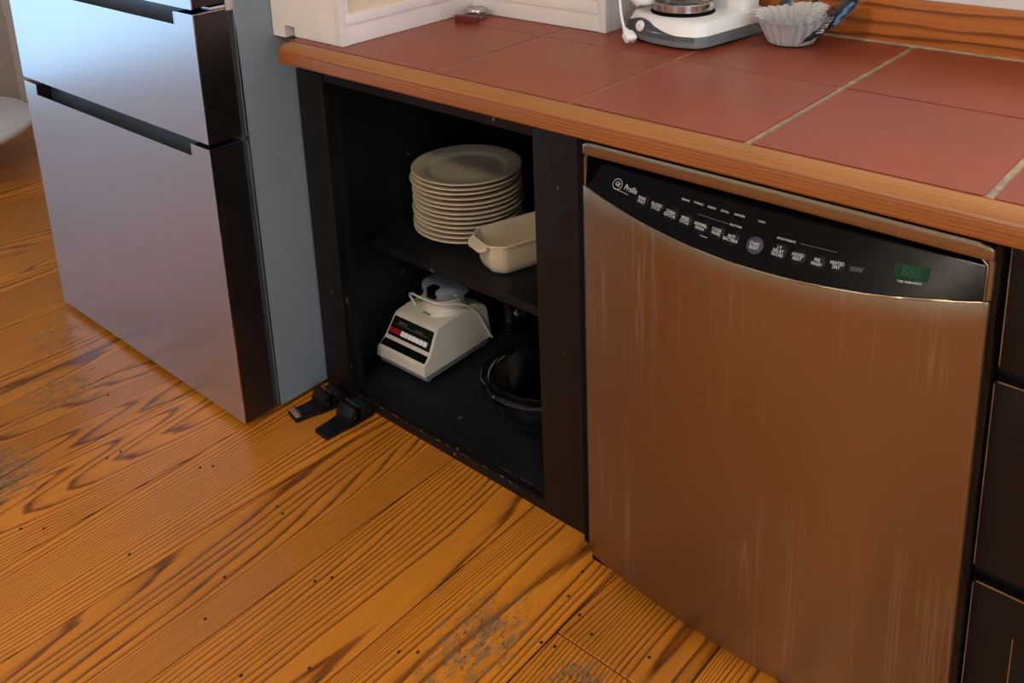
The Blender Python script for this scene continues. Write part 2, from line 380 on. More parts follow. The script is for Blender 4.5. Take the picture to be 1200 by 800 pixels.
def text_mesh(body, size, align='CENTER', bold=False, sx=1.0, shear=0.0):
    cu = bpy.data.curves.new('lettering', 'FONT'); cu.body = body; cu.size = size; cu.align_x = align; cu.align_y = 'CENTER'; cu.shear = shear
    cu.space_line = .82; cu.resolution_u = 2
    if bold: cu.offset = size*.008
    to = bpy.data.objects.new('t', cu); COL.objects.link(to)
    dg = bpy.context.evaluated_depsgraph_get(); dg.update()
    me = bpy.data.meshes.new_from_object(to.evaluated_get(dg))
    bpy.data.objects.remove(to); bpy.data.curves.remove(cu)
    b = bmesh.new(); b.from_mesh(me); bpy.data.meshes.remove(me)
    for v in b.verts: v.co.x *= sx
    return b
def struct(name, bm, mat, parent=None, smooth=None):
    o = build(name, bm, mat, parent, smooth=smooth)
    if parent is None: o['kind'] = 'structure'
    return o

# ================================================================== the room
def wall_with_holes(name, axis, pos, thick, a0, a1, z0, z1, holes, mat):
    """wall across 'x' or 'y'; holes = (a0, a1, z0, z1)"""
    b = bmesh.new()
    As = sorted({a0, a1, *[h[0] for h in holes], *[h[1] for h in holes]}); Zs = sorted({z0, z1, *[h[2] for h in holes], *[h[3] for h in holes]})
    for p, q in zip(As, As[1:]):
        for r, s in zip(Zs, Zs[1:]):
            m_, n_ = (p+q)/2, (r+s)/2
            if any(h[0] < m_ < h[1] and h[2] < n_ < h[3] for h in holes): continue
            if axis == 'x': bm_box(p, q, min(pos, pos+thick), max(pos, pos+thick), r, s, bm=b)
            else: bm_box(min(pos, pos+thick), max(pos, pos+thick), p, q, r, s, bm=b)
    bmesh.ops.remove_doubles(b, verts=b.verts, dist=1e-5)
    return struct(name, b, mat)
wall_with_holes('wall_back', 'x', YB, .12, XL-.12, XR+.12, 0, ZC, [(1.4, 2.5, 1.14, 2.1)], 'wall')
wall_with_holes('wall_front', 'x', YF, -.12, XL-.12, XR+.12, 0, ZC, [(-1.6, -.4, .88, 2.12), (.5, 1.7, .88, 2.12)], 'wall')
wall_with_holes('wall_left', 'y', XL, -.12, YF, YB, 0, ZC, [(-2.9, -.8, .02, 2.1)], 'wall_b')
wall_with_holes('wall_right', 'y', XR, .12, YF, YB, 0, ZC, [(-2.6, -1.2, .88, 2.12)], 'wall')
struct('ceiling', bm_box(XL-.12, XR+.12, YF-.12, YB+.12, ZC, ZC+.1), 'ceil')
struct('baseboard_left', bm_box(XL, XL+.022, -.78, YB, .001, .42, .004), 'wall_b', smooth=35)
def window_frame(name, axis, pos, a0, a1, z0, z1, nx, nz):
    b = bmesh.new(); t = .045; d = .05
    def bar(p, q, r, s):
        if axis == 'x': bm_box(p, q, pos-d/2, pos+d/2, r, s, bm=b)
        else: bm_box(pos-d/2, pos+d/2, p, q, r, s, bm=b)
    bar(a0, a1, z0, z0+t); bar(a0, a1, z1-t, z1); bar(a0, a0+t, z0+t, z1-t); bar(a1-t, a1, z0+t, z1-t)
    for i in range(1, nx): c = a0+(a1-a0)*i/nx; bar(c-.016, c+.016, z0+t, z1-t)
    for i in range(1, nz): c = z0+(z1-z0)*i/nz; bar(a0+t, a1-t, c-.016, c+.016)
    return struct(name, b, 'sill')
window_frame('window_1', 'x', YF-.06, -1.6, -.4, .88, 2.12, 2, 2)
window_frame('window_2', 'x', YF-.06, .5, 1.7, .88, 2.12, 2, 2)
window_frame('window_3', 'y', XR+.06, -2.6, -1.2, .88, 2.12, 2, 2)
window_frame('window_4', 'x', YB+.06, 1.4, 2.5, 1.14, 2.1, 2, 1)
window_frame('door_1', 'y', XL-.06, -2.9, -.8, .02, 2.1, 2, 1)

# floor: subfloor with one object for each pine board
floor = struct('floor', bm_box(XL-.12, XR+.12, YF-.12, YB+.12, -.06, -.012), 'nail')
PX0, PW = -.025, .2255
def plank(x0, x1, y0, y1, k):
    g = .0014
    lx, ly = x1-x0-2*g, y1-y0-2*g
    b = bm_box(-lx/2, lx/2, -ly/2, ly/2, -.012, 0, .0012, 1)
    me = bpy.data.meshes.new('floor_plank')
    bmesh.ops.recalc_face_normals(b, faces=b.faces); b.to_mesh(me); b.free()
    o = link('floor_plank', me, 'floor', floor); o.location = ((x0+x1)/2, (y0+y1)/2, random.uniform(-.0005, .0003))
    return o
planks = []
i0 = math.floor((XL-PX0)/PW); i1 = math.ceil((XR-PX0)/PW)
for i in range(i0, i1):
    x0 = PX0 + i*PW; x1 = x0 + PW
    rr = random.Random(i*13+5)
    cuts = [YF]; y = YF + rr.uniform(.6, 2.0)
    if i == 3: cuts += [-1.9, -.206]
    elif -7 <= i <= 5: cuts += [rr.uniform(-2.4, -1.6)]
    else:
        while y < YB - .5: cuts.append(y); y += rr.uniform(1.5, 2.6)
    cuts.append(YB)
    for a, c in zip(cuts, cuts[1:]):
        planks.append((max(x0, XL), min(x1, XR), a, c, plank(max(x0, XL), min(x1, XR), a, c, i)))
def nail(x, y, r=.0034):
    for (a, b_, c, d, o) in planks:
        if a <= x < b_ and c <= y < d:
            b = bm_lathe([(0, .0012), (r*.8, .0011), (r, .0003), (r, -.002)], 8, (x, y, 0))
            for v in b.verts: v.co.x = x + (v.co.x-x)*.8
            bb = b; bmesh.ops.translate(bb, vec=-Vector(o.location), verts=bb.verts)
            me = bpy.data.meshes.new('nail_head'); bmesh.ops.recalc_face_normals(bb, faces=bb.faces); bb.to_mesh(me); bb.free()
            link('nail_head', me, 'nail', o); return
for (x, y) in ((-.395, -.475), (-.392, -.445), (-.205, -.362), (-.187, -.342), (.0255, -.328), (.051, -.333), (-.322, -.69), (-.286, -.66),
               (.105, -.50), (-.087, -.585), (.243, -.40), (.26, -.375), (.162, -.575), (.66, -.155), (.70, -.174), (.668, -.232), (.645, -.24),
               (.80, -.150), (.50, -.385), (.475, -.405), (.605, -.075), (.62, -.135), (-.62, -.36), (-.86, -.50), (-1.02, -.47), (.31, -.60), (.385, -.52)):
    nail(x, y)

# ================================================================== base cabinet (open shelves)
FZ = .004
cab = empty('base_cabinet', (.164, .0, 0))
tag(cab, 'black painted open shelf base cabinet with no door, between refrigerator and dishwasher', 'cabinet')
box('stile', -.228, -.137, 0, .022, .0, .8, 'black', cab, .0015)
box('stile', .454, .556, 0, .022, .0, .85, 'black', cab, .0015)
box('top_rail', -.137, .454, .002, .022, .784, .85, 'black', cab, .0012)
box('bottom_rail', -.137, .454, .001, .022, .0, .024, 'black', cab, .0015)
box('floor_board', -.208, .556, .022, .545, .002, .022, 'black_in', cab, .001)
box('shelf', -.206, .536, .127, .545, .333, .356, 'black_in', cab, .002)
box('side_panel', -.228, -.208, .022, .56, .002, .85, 'black_in', cab)
box('side_panel', .538, .556, .022, .56, .022, .85, 'black_in', cab)
box('back_panel', -.208, .538, .547, .56, .022, .85, 'black_in', cab)
box('front_block', -.175, -.137, .022, .04, .024, .784, 'black_in', cab)
# worn paint along edges that hands and feet rub
def worn_strip(name, p0, p1, n, mat, parent, seed, wmin=.0008, wmax=.0022, lmin=.004, lmax=.02):
    r = random.Random(seed); p0 = Vector(p0); p1 = Vector(p1); b = bmesh.new(); d = (p1-p0)
    for k in range(n):
        t = r.random(); l = r.uniform(lmin, lmax)/d.length; wv = r.uniform(wmin, wmax)
        a = p0 + d*t; c = p0 + d*min(1, t+l)
        lo = [min(a[i], c[i])-wv*.5 for i in range(3)]; hi = [max(a[i], c[i])+wv*.5 for i in range(3)]
        bm_box(lo[0], hi[0], lo[1], hi[1], lo[2], hi[2], bm=b)
    o = build(name, b, mat, parent); o['kind'] = 'stuff'; return o
worn_strip('chipped_paint', (-.12, .0015, .0238), (.45, .0015, .0238), 15, 'chip', cab, 3, .0006, .0014, .003, .012)
worn_strip('chipped_paint', (.2, .021, .0238), (.45, .021, .0238), 9, 'chip', cab, 9, .0005, .0012)
worn_strip('chipped_paint', (.4545, .0015, .05), (.4545, .0015, .78), 16, 'chip', cab, 4, .0006, .0014, .003, .01)
worn_strip('chipped_paint', (-.19, .1275, .3555), (.45, .1275, .3555), 12, 'black', cab, 5, .0006, .0012)

# ================================================================== counter
H = .888
ctr = empty('countertop', (1.0, .2, .85))
tag(ctr, 'red quarry tile countertop edged with a rounded fir board', 'countertop')
CX0, CX1 = -.150, 2.35
box('substrate', CX0, CX1, -.066, .573, .853, .876, 'black', ctr)
box('grout_bed', CX0, CX1, -.064, .573, .876, .8873, 'grout', ctr)
TX0, TY0, T = .2766, -.0664, .3125
gx = {-1: .002, 0: .0022, 1: .0018, 2: .0042, 3: .0042}
for j in range(2):
    for i in range(-2, 7):
        xa = max(TX0 + i*T + gx.get(i, .0025), CX0); xb = TX0 + (i+1)*T - gx.get(i+1, .0025)
        ya = TY0 + j*T + (.0008 if j == 0 else .0020); yb = TY0 + (j+1)*T - (.0016 if j == 0 else .0035)
        if xb - xa < .01: continue
        cx, cy = (xa+xb)/2, (ya+yb)/2
        pts = rounded_poly([(xa-cx, ya-cy), (xb-cx, ya-cy), (xb-cx, yb-cy), (xa-cx, yb-cy)], .004, 2)
        b = bm_prism(pts, 'z', 0, .0105)
        bmesh.ops.bevel(b, geom=[e for e in b.edges if all(v.co.z > .01 for v in e.verts)], offset=.0014, segments=2, affect='EDGES')
        o = build('tile', b, 'tile', None, smooth=40); o.parent = ctr
        o.location = Vector((cx, cy, .8780 + random.uniform(-.0004, .0004))) - Vector(ctr.location)
# rounded wooden nosing
NY = -.110
prof = [(-.0662, .853), (NY+.002, .853), (NY, .8555), (NY, .872), (NY+.001, .8765), (NY+.003, .8775), (NY+.0045, .881), (NY+.009, .8855), (NY+.016, .888), (NY+.026, .8895), (-.0702, .889), (-.0662, .8875)]
b = bm_prism(prof, 'x', -.132, CX1)
for v in b.verts:                      # eased left end
    if v.co.x < 0 and v.co.y < NY + .012: v.co.x += .006
nose = build('wood_edging', b, 'edge', ctr, smooth=30)
worn = build('worn_edge_top', bm_prism([(NY+.0030, .8796), (NY+.0042, .8818), (NY+.0088, .8863), (NY+.0158, .8888), (NY+.026, .8902), (NY+.036, .8899), (NY+.036, .8885), (NY+.012, .885)], 'x', -.12, CX1), 'edge_worn', nose)  # lighter worn wood along the rounded top of the nosing
# caulk behind tile
box('caulk', .372, CX1, .5545, .5595, .884, .8915, 'caulk', ctr, .001)
bs = box('backsplash', .372, CX1, .5595, .5745, .8885, .974, 'splash', None, .003)
tag(bs, 'orange fir board backsplash with dark grain behind the tile counter', 'backsplash')

# ================================================================== drawer cabinet on the right
dc = empty('drawer_cabinet', (1.55, .0, 0))
tag(dc, 'black drawer base cabinet with worn wooden edges beside the dishwasher', 'cabinet')
box('carcass', 1.2295, 1.95, .0, .56, .0, .852, 'black_in', dc)
def drawer_front(x0, x1, z0, z1, name='drawer_front'):
    o = box(name, x0, x1, -.02, -.0005, z0, z1, 'drawer', dc, .0025)
    e = bmesh.new()
    for (a, b_, c, d) in ((x0-.0002, x0+.0012, z0+.004, z1-.004), (x0+.004, x1-.004, z1-.0012, z1+.0002)):
        bm_box(a, b_, -.0200, -.0186, c, d, bm=e)
    build('worn_edge', e, 'worn', o)
    return o
drawer_front(1.2345, 1.78, .6455, .829)
drawer_front(1.2315, 1.78, .342, .627)
d3 = drawer_front(1.2330, 1.78, .05, .3205, 'cabinet_door')
e = bm_box(1.2885, 1.2897, -.0212, -.0195, .06, .257); build('panel_edge', e, 'worn', d3)
e = bm_box(1.2905, 1.75, -.0208, -.0195, .06, .257); build('raised_panel', e, 'drawer', d3)

# ================================================================== dishwasher
DX0, DX1 = .607, 1.227; DXC = (DX0+DX1)/2; DHW = .3025; DY = -.06
ZB, ZT = .034, .8285
dw = empty('dishwasher', (DXC, .2, 0))
tag(dw, 'stainless steel dishwasher with bowed door and black control panel under the counter', 'dishwasher')
box('tub', .562, 1.2285, -.012, .54, .0, .845, 'black_matt', dw)
box('toe_kick', .60, 1.22, -.038, -.012, .0, .06, 'black_matt', dw)
def bow(x, z):
    u = max(-1, min(1, (x-DXC)/((DX1-DX0)/2))); s = max(0, min(1, (.800-z)/.07)); s = s*s*(3-2*s)
    return DY - .03*(1-u*u)*s
def lipz(x):
    u = (x-DXC)/DHW; return .752 - .037*(1-u*u)
PT = .8045            # top of the pocket
b = bmesh.new(); NX = 56
def corner_inset(x):  # rounded bottom/top corners
    d = min(x-DX0, DX1-x); r = .019
    return 0 if d >= r else r - math.sqrt(max(0, r*r-(r-d)**2))
xs = [DX0, DX0+.0015, DX0+.004, DX0+.0085] + [DX0+.0085+(DX1-DX0-.017)*k/NX for k in range(1, NX)] + [DX1-.0085, DX1-.004, DX1-.0015, DX1]
def edge_roll(x):
    d = min(x-DX0, DX1-x); r = .007
    return 0 if d >= r else (r - math.sqrt(max(0, r*r-(r-d)**2)))
cols = []
for x in xs:
    ci = corner_inset(x)
    inp = abs(x-DXC) < DHW
    zl = lipz(x) if inp else .752
    zb, zt = ZB+ci, ZT-ci*.6
    col = [Vector((x, -.014, zb)), Vector((x, bow(x, zb)+.006+edge_roll(x), zb)), Vector((x, bow(x, zb)+.0015+edge_roll(x), zb+.0015))]
    nz = 22
    for k in range(nz+1):
        z = zb+.006+(zl-.004-zb-.006)*k/nz; col.append(Vector((x, bow(x, z)+edge_roll(x), z)))
    col.append(Vector((x, bow(x, zl)+.0012+edge_roll(x), zl-.0008)))
    col.append(Vector((x, bow(x, zl)+.005+edge_roll(x), zl)))
    if inp and abs(x-DXC) < DHW-.002: col.append(None)       # pocket gap
    col.append(Vector((x, DY+.006+edge_roll(x), PT))); col.append(Vector((x, DY+.001+edge_roll(x), PT+.001)))
    for k in range(4): col.append(Vector((x, DY+edge_roll(x), PT+.003+(zt-.004-PT-.003)*k/3)))
    col.append(Vector((x, DY+.0015+edge_roll(x), zt-.0015))); col.append(Vector((x, DY+.006+edge_roll(x), zt))); col.append(Vector((x, -.014, zt)))
    cols.append(col)
vc = []
for col in cols:
    vc.append([b.verts.new(p) if p is not None else None for p in col])
def strip_faces(A, B):
    def split(c):
        out = [[]]
        for v in c:
            if v is None: out.append([])
            else: out[-1].append(v)
        return out
    sa, sb = split(A), split(B)
    if len(sa) == len(sb):
        for p, q in zip(sa, sb):
            for k in range(len(p)-1): b.faces.new((p[k], q[k], q[k+1], p[k+1]))
    else:
        fa = [v for v in A if v]; fb = [v for v in B if v]
        for k in range(len(fa)-1):
            if len(sa) == 1 or len(sb) == 1:
                cut = len((sa if len(sa) == 2 else sb)[0])
                if k == cut-1: continue
            b.faces.new((fa[k], fb[k], fb[k+1], fa[k+1]))
for A, B in zip(vc, vc[1:]): strip_faces(A, B)
for c_ in (vc[0], vc[-1]):
    f = [v for v in c_ if v]; 
    try: b.faces.new(f)
    except Exception: pass
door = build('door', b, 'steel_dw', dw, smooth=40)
# bright rolled lip around the pocket
def pocket_loop(off):
    P = []
    x0, x1 = DXC-DHW+.001, DXC+DHW-.001
    for k in range(41):
        x = x0+(x1-x0)*k/40; P.append((x, bow(x, lipz(x))+off, lipz(x)-.0012))
    return P
rim = bm_tube(pocket_loop(.002), .0022, 6)
bm_tube([(DXC-DHW, DY+.002, .752), (DXC-DHW, DY+.002, .78), (DXC-DHW, DY+.002, .799), (DXC-DHW+.006, DY+.002, PT+.001)], .0022, 6, rim)
bm_tube([(DXC+DHW, DY+.002, .752), (DXC+DHW, DY+.002, .78), (DXC+DHW, DY+.002, .799), (DXC+DHW-.006, DY+.002, PT+.001)], .0022, 6, rim)
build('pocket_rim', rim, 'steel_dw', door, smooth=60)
# control panel surface
def panel_pt(x, v, off=0.0):
    u = (x-DXC)/DHW; ay, az = DY-.03*(1-u*u), .752-.037*(1-u*u); by, bz = -.034, .792
    p = Vector((x, ay+.003*(1-v)+(by-ay)*v, az-.001*(1-v)+(bz-az)*v))
    n = Vector((0, -(bz-az), (by-ay))).normalized()
    return p + n*off
b = bmesh.new(); g = []
for k in range(49):
    x = DXC-DHW+.002+(2*DHW-.004)*k/48; g.append([b.verts.new(panel_pt(x, v/8)) for v in range(9)] + [b.verts.new((x, -.022, .8)), b.verts.new((x, -.022, PT)), b.verts.new((x, DY+.008, PT))])
for A, B in zip(g, g[1:]):
    for k in range(len(A)-1): b.faces.new((A[k], B[k], B[k+1], A[k+1]))
cp = build('control_panel', b, 'black_gloss', dw, smooth=40)
# dark cheeks that close the pocket at both ends
for s in (-1, 1):
    xe = DXC+s*(DHW-.0018)
    b = bmesh.new()
    q = [b.verts.new(p) for p in ((xe, DY+.004, .7535), (xe, DY+.006, PT), (xe, -.022, PT), (xe, -.022, .8), (xe, -.033, .792))]
    b.faces.new(q); build('pocket_cheek', b, 'black_matt', cp)
def put_text(body, x, v, size, parent, mat='print', bold=True, sx=1.0, name='lettering', shear=0.0, off=.0012, align='CENTER'):
    tb = text_mesh(body, size, align, bold, sx, shear)
    for vt in tb.verts:
        lx, ly = vt.co.x, vt.co.y
        p0 = panel_pt(x+lx, v); slope = (panel_pt(x+lx, v+.01)-p0).normalized()
        n = Vector((0, -slope.z, slope.y)); 
        vt.co = p0 + slope*ly + n*off
    return build(name, tb, mat, parent)
def put_ellipse(name, x, v, rx, ry, mat, parent, off=.0006, th=.0006):
    b = bmesh.new(); top = []; N = 24
    p0 = panel_pt(x, v); slope = (panel_pt(x, v+.01)-p0).normalized(); n = Vector((0, -slope.z, slope.y))
    tx = (panel_pt(x+.005, v)-panel_pt(x-.005, v)).normalized(); tx = (tx - slope*tx.dot(slope)).normalized(); n = tx.cross(slope).normalized()
    if n.y > 0: n = -n
    for ring_r, o_ in ((1.0, -.0005), (1.0, off), (.86, off+th)):
        top.append([b.verts.new(p0 + tx*rx*ring_r*math.cos(2*PI*k/N) + slope*ry*ring_r*math.sin(2*PI*k/N) + n*o_) for k in range(N)])
    for A, B in zip(top, top[1:]):
        for k in range(N): b.faces.new((A[k], A[(k+1) % N], B[(k+1) % N], B[k]))
    b.faces.new(top[-1]); b.faces.new(top[0])
    return build(name, b, mat, parent, smooth=50)
def put_ring(name, x, v, r0, r1, mat, parent, off=.0012):
    b = bmesh.new(); p0 = panel_pt(x, v); slope = (panel_pt(x, v+.01)-p0).normalized(); n = Vector((0, -slope.z, slope.y)); N = 28
    A = [b.verts.new(p0 + Vector((r0*math.cos(2*PI*k/N), 0, 0)) + slope*r0*math.sin(2*PI*k/N) + n*off) for k in range(N)]
    B = [b.verts.new(p0 + Vector((r1*math.cos(2*PI*k/N), 0, 0)) + slope*r1*math.sin(2*PI*k/N) + n*off) for k in range(N)]
    for k in range(N): b.faces.new((A[k], A[(k+1) % N], B[(k+1) % N], B[k]))
    return build(name, b, mat, parent)
def put_bar(name, x0, x1, v, h, mat, parent, off=.0012):
    b = bmesh.new(); n = 8; g = []
    for k in range(n+1):
        x = x0+(x1-x0)*k/n; p = panel_pt(x, v); s = (panel_pt(x, v+.01)-p).normalized(); nn = Vector((0, -s.z, s.y))
        g.append((b.verts.new(p - s*h/2 + nn*off), b.verts.new(p + s*h/2 + nn*off)))
    for A, B in zip(g, g[1:]): b.faces.new((A[0], B[0], B[1], A[1]))
    return build(name, b, mat, parent)
# round monogram: ring and two interlaced script capitals
put_ring('monogram_ring', .6732, .51, .0082, .0089, 'print', cp)
put_text('G', .6712, .52, .0105, cp, sx=.8, shear=.35, bold=False, name='monogram')
put_text('E', .6758, .50, .0095, cp, sx=.8, shear=.35, bold=False, name='monogram')
put_text('Profile', .6990, .515, .0132, cp, sx=.72, shear=.28, bold=False, name='lettering')
put_bar('underline', .668, .698, .385, .0006, 'print', cp)
BT = [('RINSE\nONLY', .7242, .4168), ('GLASSES\nCYCLE', .752, .4136), ('CHINA\nCRYSTAL', .7788, .3888), ('SPEED\nCYCLE', .8052, .3777), ('NORMAL\nWASH', .8322, .3675), ('COOK\nWARE', .8592, .3761),
      ('ANTI\nBACTERIA', .8837, .3531), ('START\nRESET', .9208, .3471), ('1-9\nDELAY\nHOURS', .9561, .3698), ('ADDED\nHEAT', .9845, .3553), ('PRE\nWASH', 1.0117, .3473), ('HEATED\nDRY', 1.0386, .3618)]
for body, x, v in BT:
    bt = put_ellipse('button', x, v, .0125, .0125, 'button_grey' if body.startswith('START') else 'button', cp)
    put_text(body, x, v-.012, .0066, bt, sx=.78, off=.0022)
for body, x, v in (('SENSING', .796, .6954), ('WASHING', .8178, .706), ('RINSING', .8403, .704), ('DRYING', .8621, .706), ('SANITIZED', .8857, .711), ('CLEAN', .9202, .711), ('SELECTIONS', .8849, .5407), ('ENHANCEMENTS', .9625, .5454)):
    put_text(body, x, v, .0042, cp, mat='print', sx=.84)
put_bar('rule_line', .822, .8735, .5385, .0005, 'print_dim', cp); put_bar('rule_line', .982, 1.034, .548, .0005, 'print_dim', cp)
put_text('TO ADD MINUTES\nHOLD HEATED\nFOR SECONDS', 1.0642, .349, .0026, cp, mat='print_dim', sx=.9)
put_bar('display', 1.110, 1.152, .462, .019, 'lcd', cp, .0010)
put_text('888', 1.131, .462, .021, cp, 'lcd_seg', sx=.75, bold=True, name='display_digits', off=.0014)
put_text('TIME REMAINING', 1.1315, .275, .0042, cp, sx=.9)
put_bar('scratch', .836, .848, .225, .0008, 'print', cp)

# ================================================================== refrigerator
FX0, FX1, FYF = -1.142, -.238, -.2255
fr = empty('refrigerator', ((FX0+FX1)/2, .15, 0))
tag(fr, 'tall stainless steel refrigerator with two lower freezer drawers and grey cabinet sides', 'refrigerator')
b = bm_box(FX0+.004, FX1+.001, -.131, .54, .012, 1.76, .004)
build('body', b, 'fridge_body', fr, smooth=35)
box('body_front_trim', FX1-.0008, FX1+.0022, -.1325, -.1300, .012, 1.75, 'trimsteel', fr)
def fr_drawer(z0, z1, name, notch=True):
    d = box(name, FX0+.002, FX1, FYF+.0022, -.146, z0, z1, 'steel_side', fr, .003)
    # stainless front skin with the handle cut-out in its top edge
    if notch: pts = [(FX0, z0), (FX1, z0), (FX1, z1+.0012), (-.307, z1+.0012), (-.3095, z1-.027), (-1.0725, z1-.027), (-1.069, z1+.0012), (FX0, z1+.0012)]
    else: pts = [(FX0, z0), (FX1, z0), (FX1, z1), (FX0, z1)]
    b = bm_prism(pts, 'y', FYF, FYF+.0022); sk = build('front_skin', b, 'steel_fr', d)
    # bright folded edges
    e = bmesh.new()
    bm_box(FX1-.0004, FX1+.0014, FYF-.0005, FYF+.0026, z0, z1, bm=e)
    bm_box(FX1-.001, FX1+.0004, FYF, -.147, z1-.0004, z1+.0014, bm=e)
    if notch:
        bm_box(FX1-.069, FX1, FYF-.0004, FYF+.0022, z1+.0006, z1+.0018, bm=e)
        bm_box(-1.0725, -.3095, FYF-.0005, FYF+.0022, z1-.0277, z1-.0263, bm=e)
        bm_box(-.3100, -.3070, FYF-.0005, FYF+.0022, z1-.027, z1+.001, bm=e)
        bm_box(FX0, -1.069, FYF-.0004, FYF+.0022, z1+.0006, z1+.0018, bm=e)
    build('edge_trim', e, 'trimsteel', sk)
    if notch:
        box('handle_pocket', -1.0705, -.3085, FYF+.0006, FYF+.0021, z1-.028, z1-.0015, 'pocket', d)
    return d
def fr_drawer_hollow(z0, z1, name):
    """drawer front whose top edge is hollowed out behind the cut-out"""
    yb = -.146
    b = bm_box(FX0+.002, FX1, FYF+.0022, yb, z0, z1-.06, 0)
    bm_box(FX0+.002, -1.0725, FYF+.0022, yb, z1-.06, z1, bm=b); bm_box(-.307, FX1, FYF+.0022, yb, z1-.06, z1, bm=b)
    bm_box(-1.0725, -.307, FYF+.040, yb, z1-.06, z1, bm=b)
    d = build(name, b, 'steel_side', fr)
    pts = [(FX0, z0), (FX1, z0), (FX1, z1+.0012), (-.307, z1+.0012), (-.3095, z1-.027), (-1.0725, z1-.027), (-1.069, z1+.0012), (FX0, z1+.0012)]
    sk = build('front_skin', bm_prism(pts, 'y', FYF, FYF+.0022), 'steel_fr', d)
    e = bmesh.new()
    bm_box(FX1-.0004, FX1+.0014, FYF-.0005, FYF+.0026, z0, z1, bm=e)
    bm_box(FX1-.001, FX1+.0006, FYF, -.147, z1-.0004, z1+.0016, bm=e)
    bm_box(FX1-.069, FX1, FYF-.0004, FYF+.0022, z1+.0006, z1+.0018, bm=e)
    bm_box(-1.0725, -.3095, FYF-.0005, FYF+.0024, z1-.0277, z1-.0263, bm=e)
    bm_box(-.3102, -.3070, FYF-.0005, FYF+.0024, z1-.027, z1+.001, bm=e)
    bm_box(FX0, -1.069, FYF-.0004, FYF+.0022, z1+.0006, z1+.0018, bm=e)
    build('edge_trim', e, 'trimsteel', sk)
    bb = bm_box(-1.0724, -.3071, FYF+.0025, FYF+.0398, z1-.0598, z1-.0570); bm_box(-1.0724, -.3071, FYF+.0375, FYF+.0399, z1-.058, z1-.0005, bm=bb)
    build('handle_pocket', bb, 'pocket', d)
    return d
fr_drawer_hollow(.016, .6725, 'drawer')
fr_drawer_hollow(.6855, .9595, 'drawer')
XM = (FX0+FX1)/2
for k, (xa, xb) in enumerate(((FX0, XM-.003), (XM+.003, FX1))):
    d = box('upper_door', xa+.001, xb-.0002, FYF+.0022, -.146, .9725, 1.745, 'steel_side', fr, .003)
    sk = box('front_skin', xa, xb, FYF, FYF+.0022, .9725, 1.745, 'steel_fr', d)
    e = bmesh.new(); bm_box(xb-.0004, xb+.0014, FYF-.0005, FYF+.0026, .9725, 1.745, bm=e); bm_box(xa, xb, FYF-.0004, FYF+.0026, .9715, .9729, bm=e)
    build('edge_trim', e, 'trimsteel', sk)
box('gasket', FX0+.01, FX1-.006, -.146, -.131, .02, 1.74, 'gasket', fr)
b = bm_box(FX1-.03, FX1+.001, -.185, -.135, .9625, .9685, .001); bm_box(FX1-.002, FX1+.0025, -.150, -.133, .955, .984, .001, bm=b)
hg = build('hinge', b, 'trimsteel', fr)
build('hinge_pin', bm_tube([(FX1-.006, -.176, .9595), (FX1-.006, -.176, .9725)], .005, 12), 'black_matt', hg)
build('drawer_clip', bm_tube([(FX1-.004, -.137, .676), (FX1+.0025, -.137, .676)], .004, 10), 'trimsteel', fr)
for x in (FX0+.06, FX1-.06):
    for y in (-.09, .48): build('foot', bm_tube([(x, y, 0), (x, y, .014)], .018, 12), 'black_matt', fr)
box('toe_grille', FX0+.02, FX1-.02, -.125, -.105, .003, .013, 'black_matt', fr)

# ================================================================== white corner cabinet on the counter
wc = empty('corner_cabinet', (.0, .25, .888))
tag(wc, 'white painted corner cupboard with cream panels standing on the tile counter', 'cupboard')
UZ = 1.46; WY = -.042; WX = -.2345
pts = [(WX, .883), (-.1925, .883), (-.1925, .910), (-.158, .910), (-.158, .8893), (0, .8893), (0, UZ), (WX, UZ)]
build('front_panel', bm_prism(pts, 'y', WY, WY+.02), 'white', wc)
box('side_panel', WX, WX+.018, WY+.02, .572, .8895, UZ, 'white', wc)
box('notch_jamb', -.1935, -.1915, WY+.019, WY+.05, .883, .910, 'white', wc)
box('top_board', WX, 0, WY, .572, UZ, UZ+.02, 'white', wc, .002)
box('top_board', 0.0, .371, .333, .572, UZ, UZ+.02, 'white', wc, .002)
# side facing the counter (x = 0)
box('corner_stile', -.018, .001, WY-.0006, WY+.012, .8893, UZ, 'white', wc, .0012)
box('base_board', -.018, -.001, WY+.012, .333, .8893, .931, 'white', wc, .0015)
box('rail', -.018, .002, WY+.012, .333, .9315, .951, 'white', wc, .0015)
box('rail', -.018, .002, WY+.012, .333, UZ-.05, UZ, 'white', wc, .0015)
box('stile', -.018, .002, .300, .333, .951, UZ-.05, 'white', wc, .0015)
box('door_panel', -.016, -.006, WY+.012, .300, .951, UZ-.05, 'cream', wc)
# side facing the room (y = .333)
box('base_board', -.018, .352, .334, .350, .8893, .926, 'white', wc, .0015)
box('rail', -.018, .352, .331, .350, .9265, .952, 'white', wc, .0015)
box('rail', -.018, .352, .331, .350, UZ-.05, UZ, 'white', wc, .0015)
box('corner_stile', .3525, .371, .331, .350, .8893, UZ, 'white', wc, .0015)
box('door_panel', -.018, .352, .341, .349, .952, UZ-.05, 'cream', wc)
box('side_panel', .356, .370, .350, .572, .8893, UZ, 'white', wc)

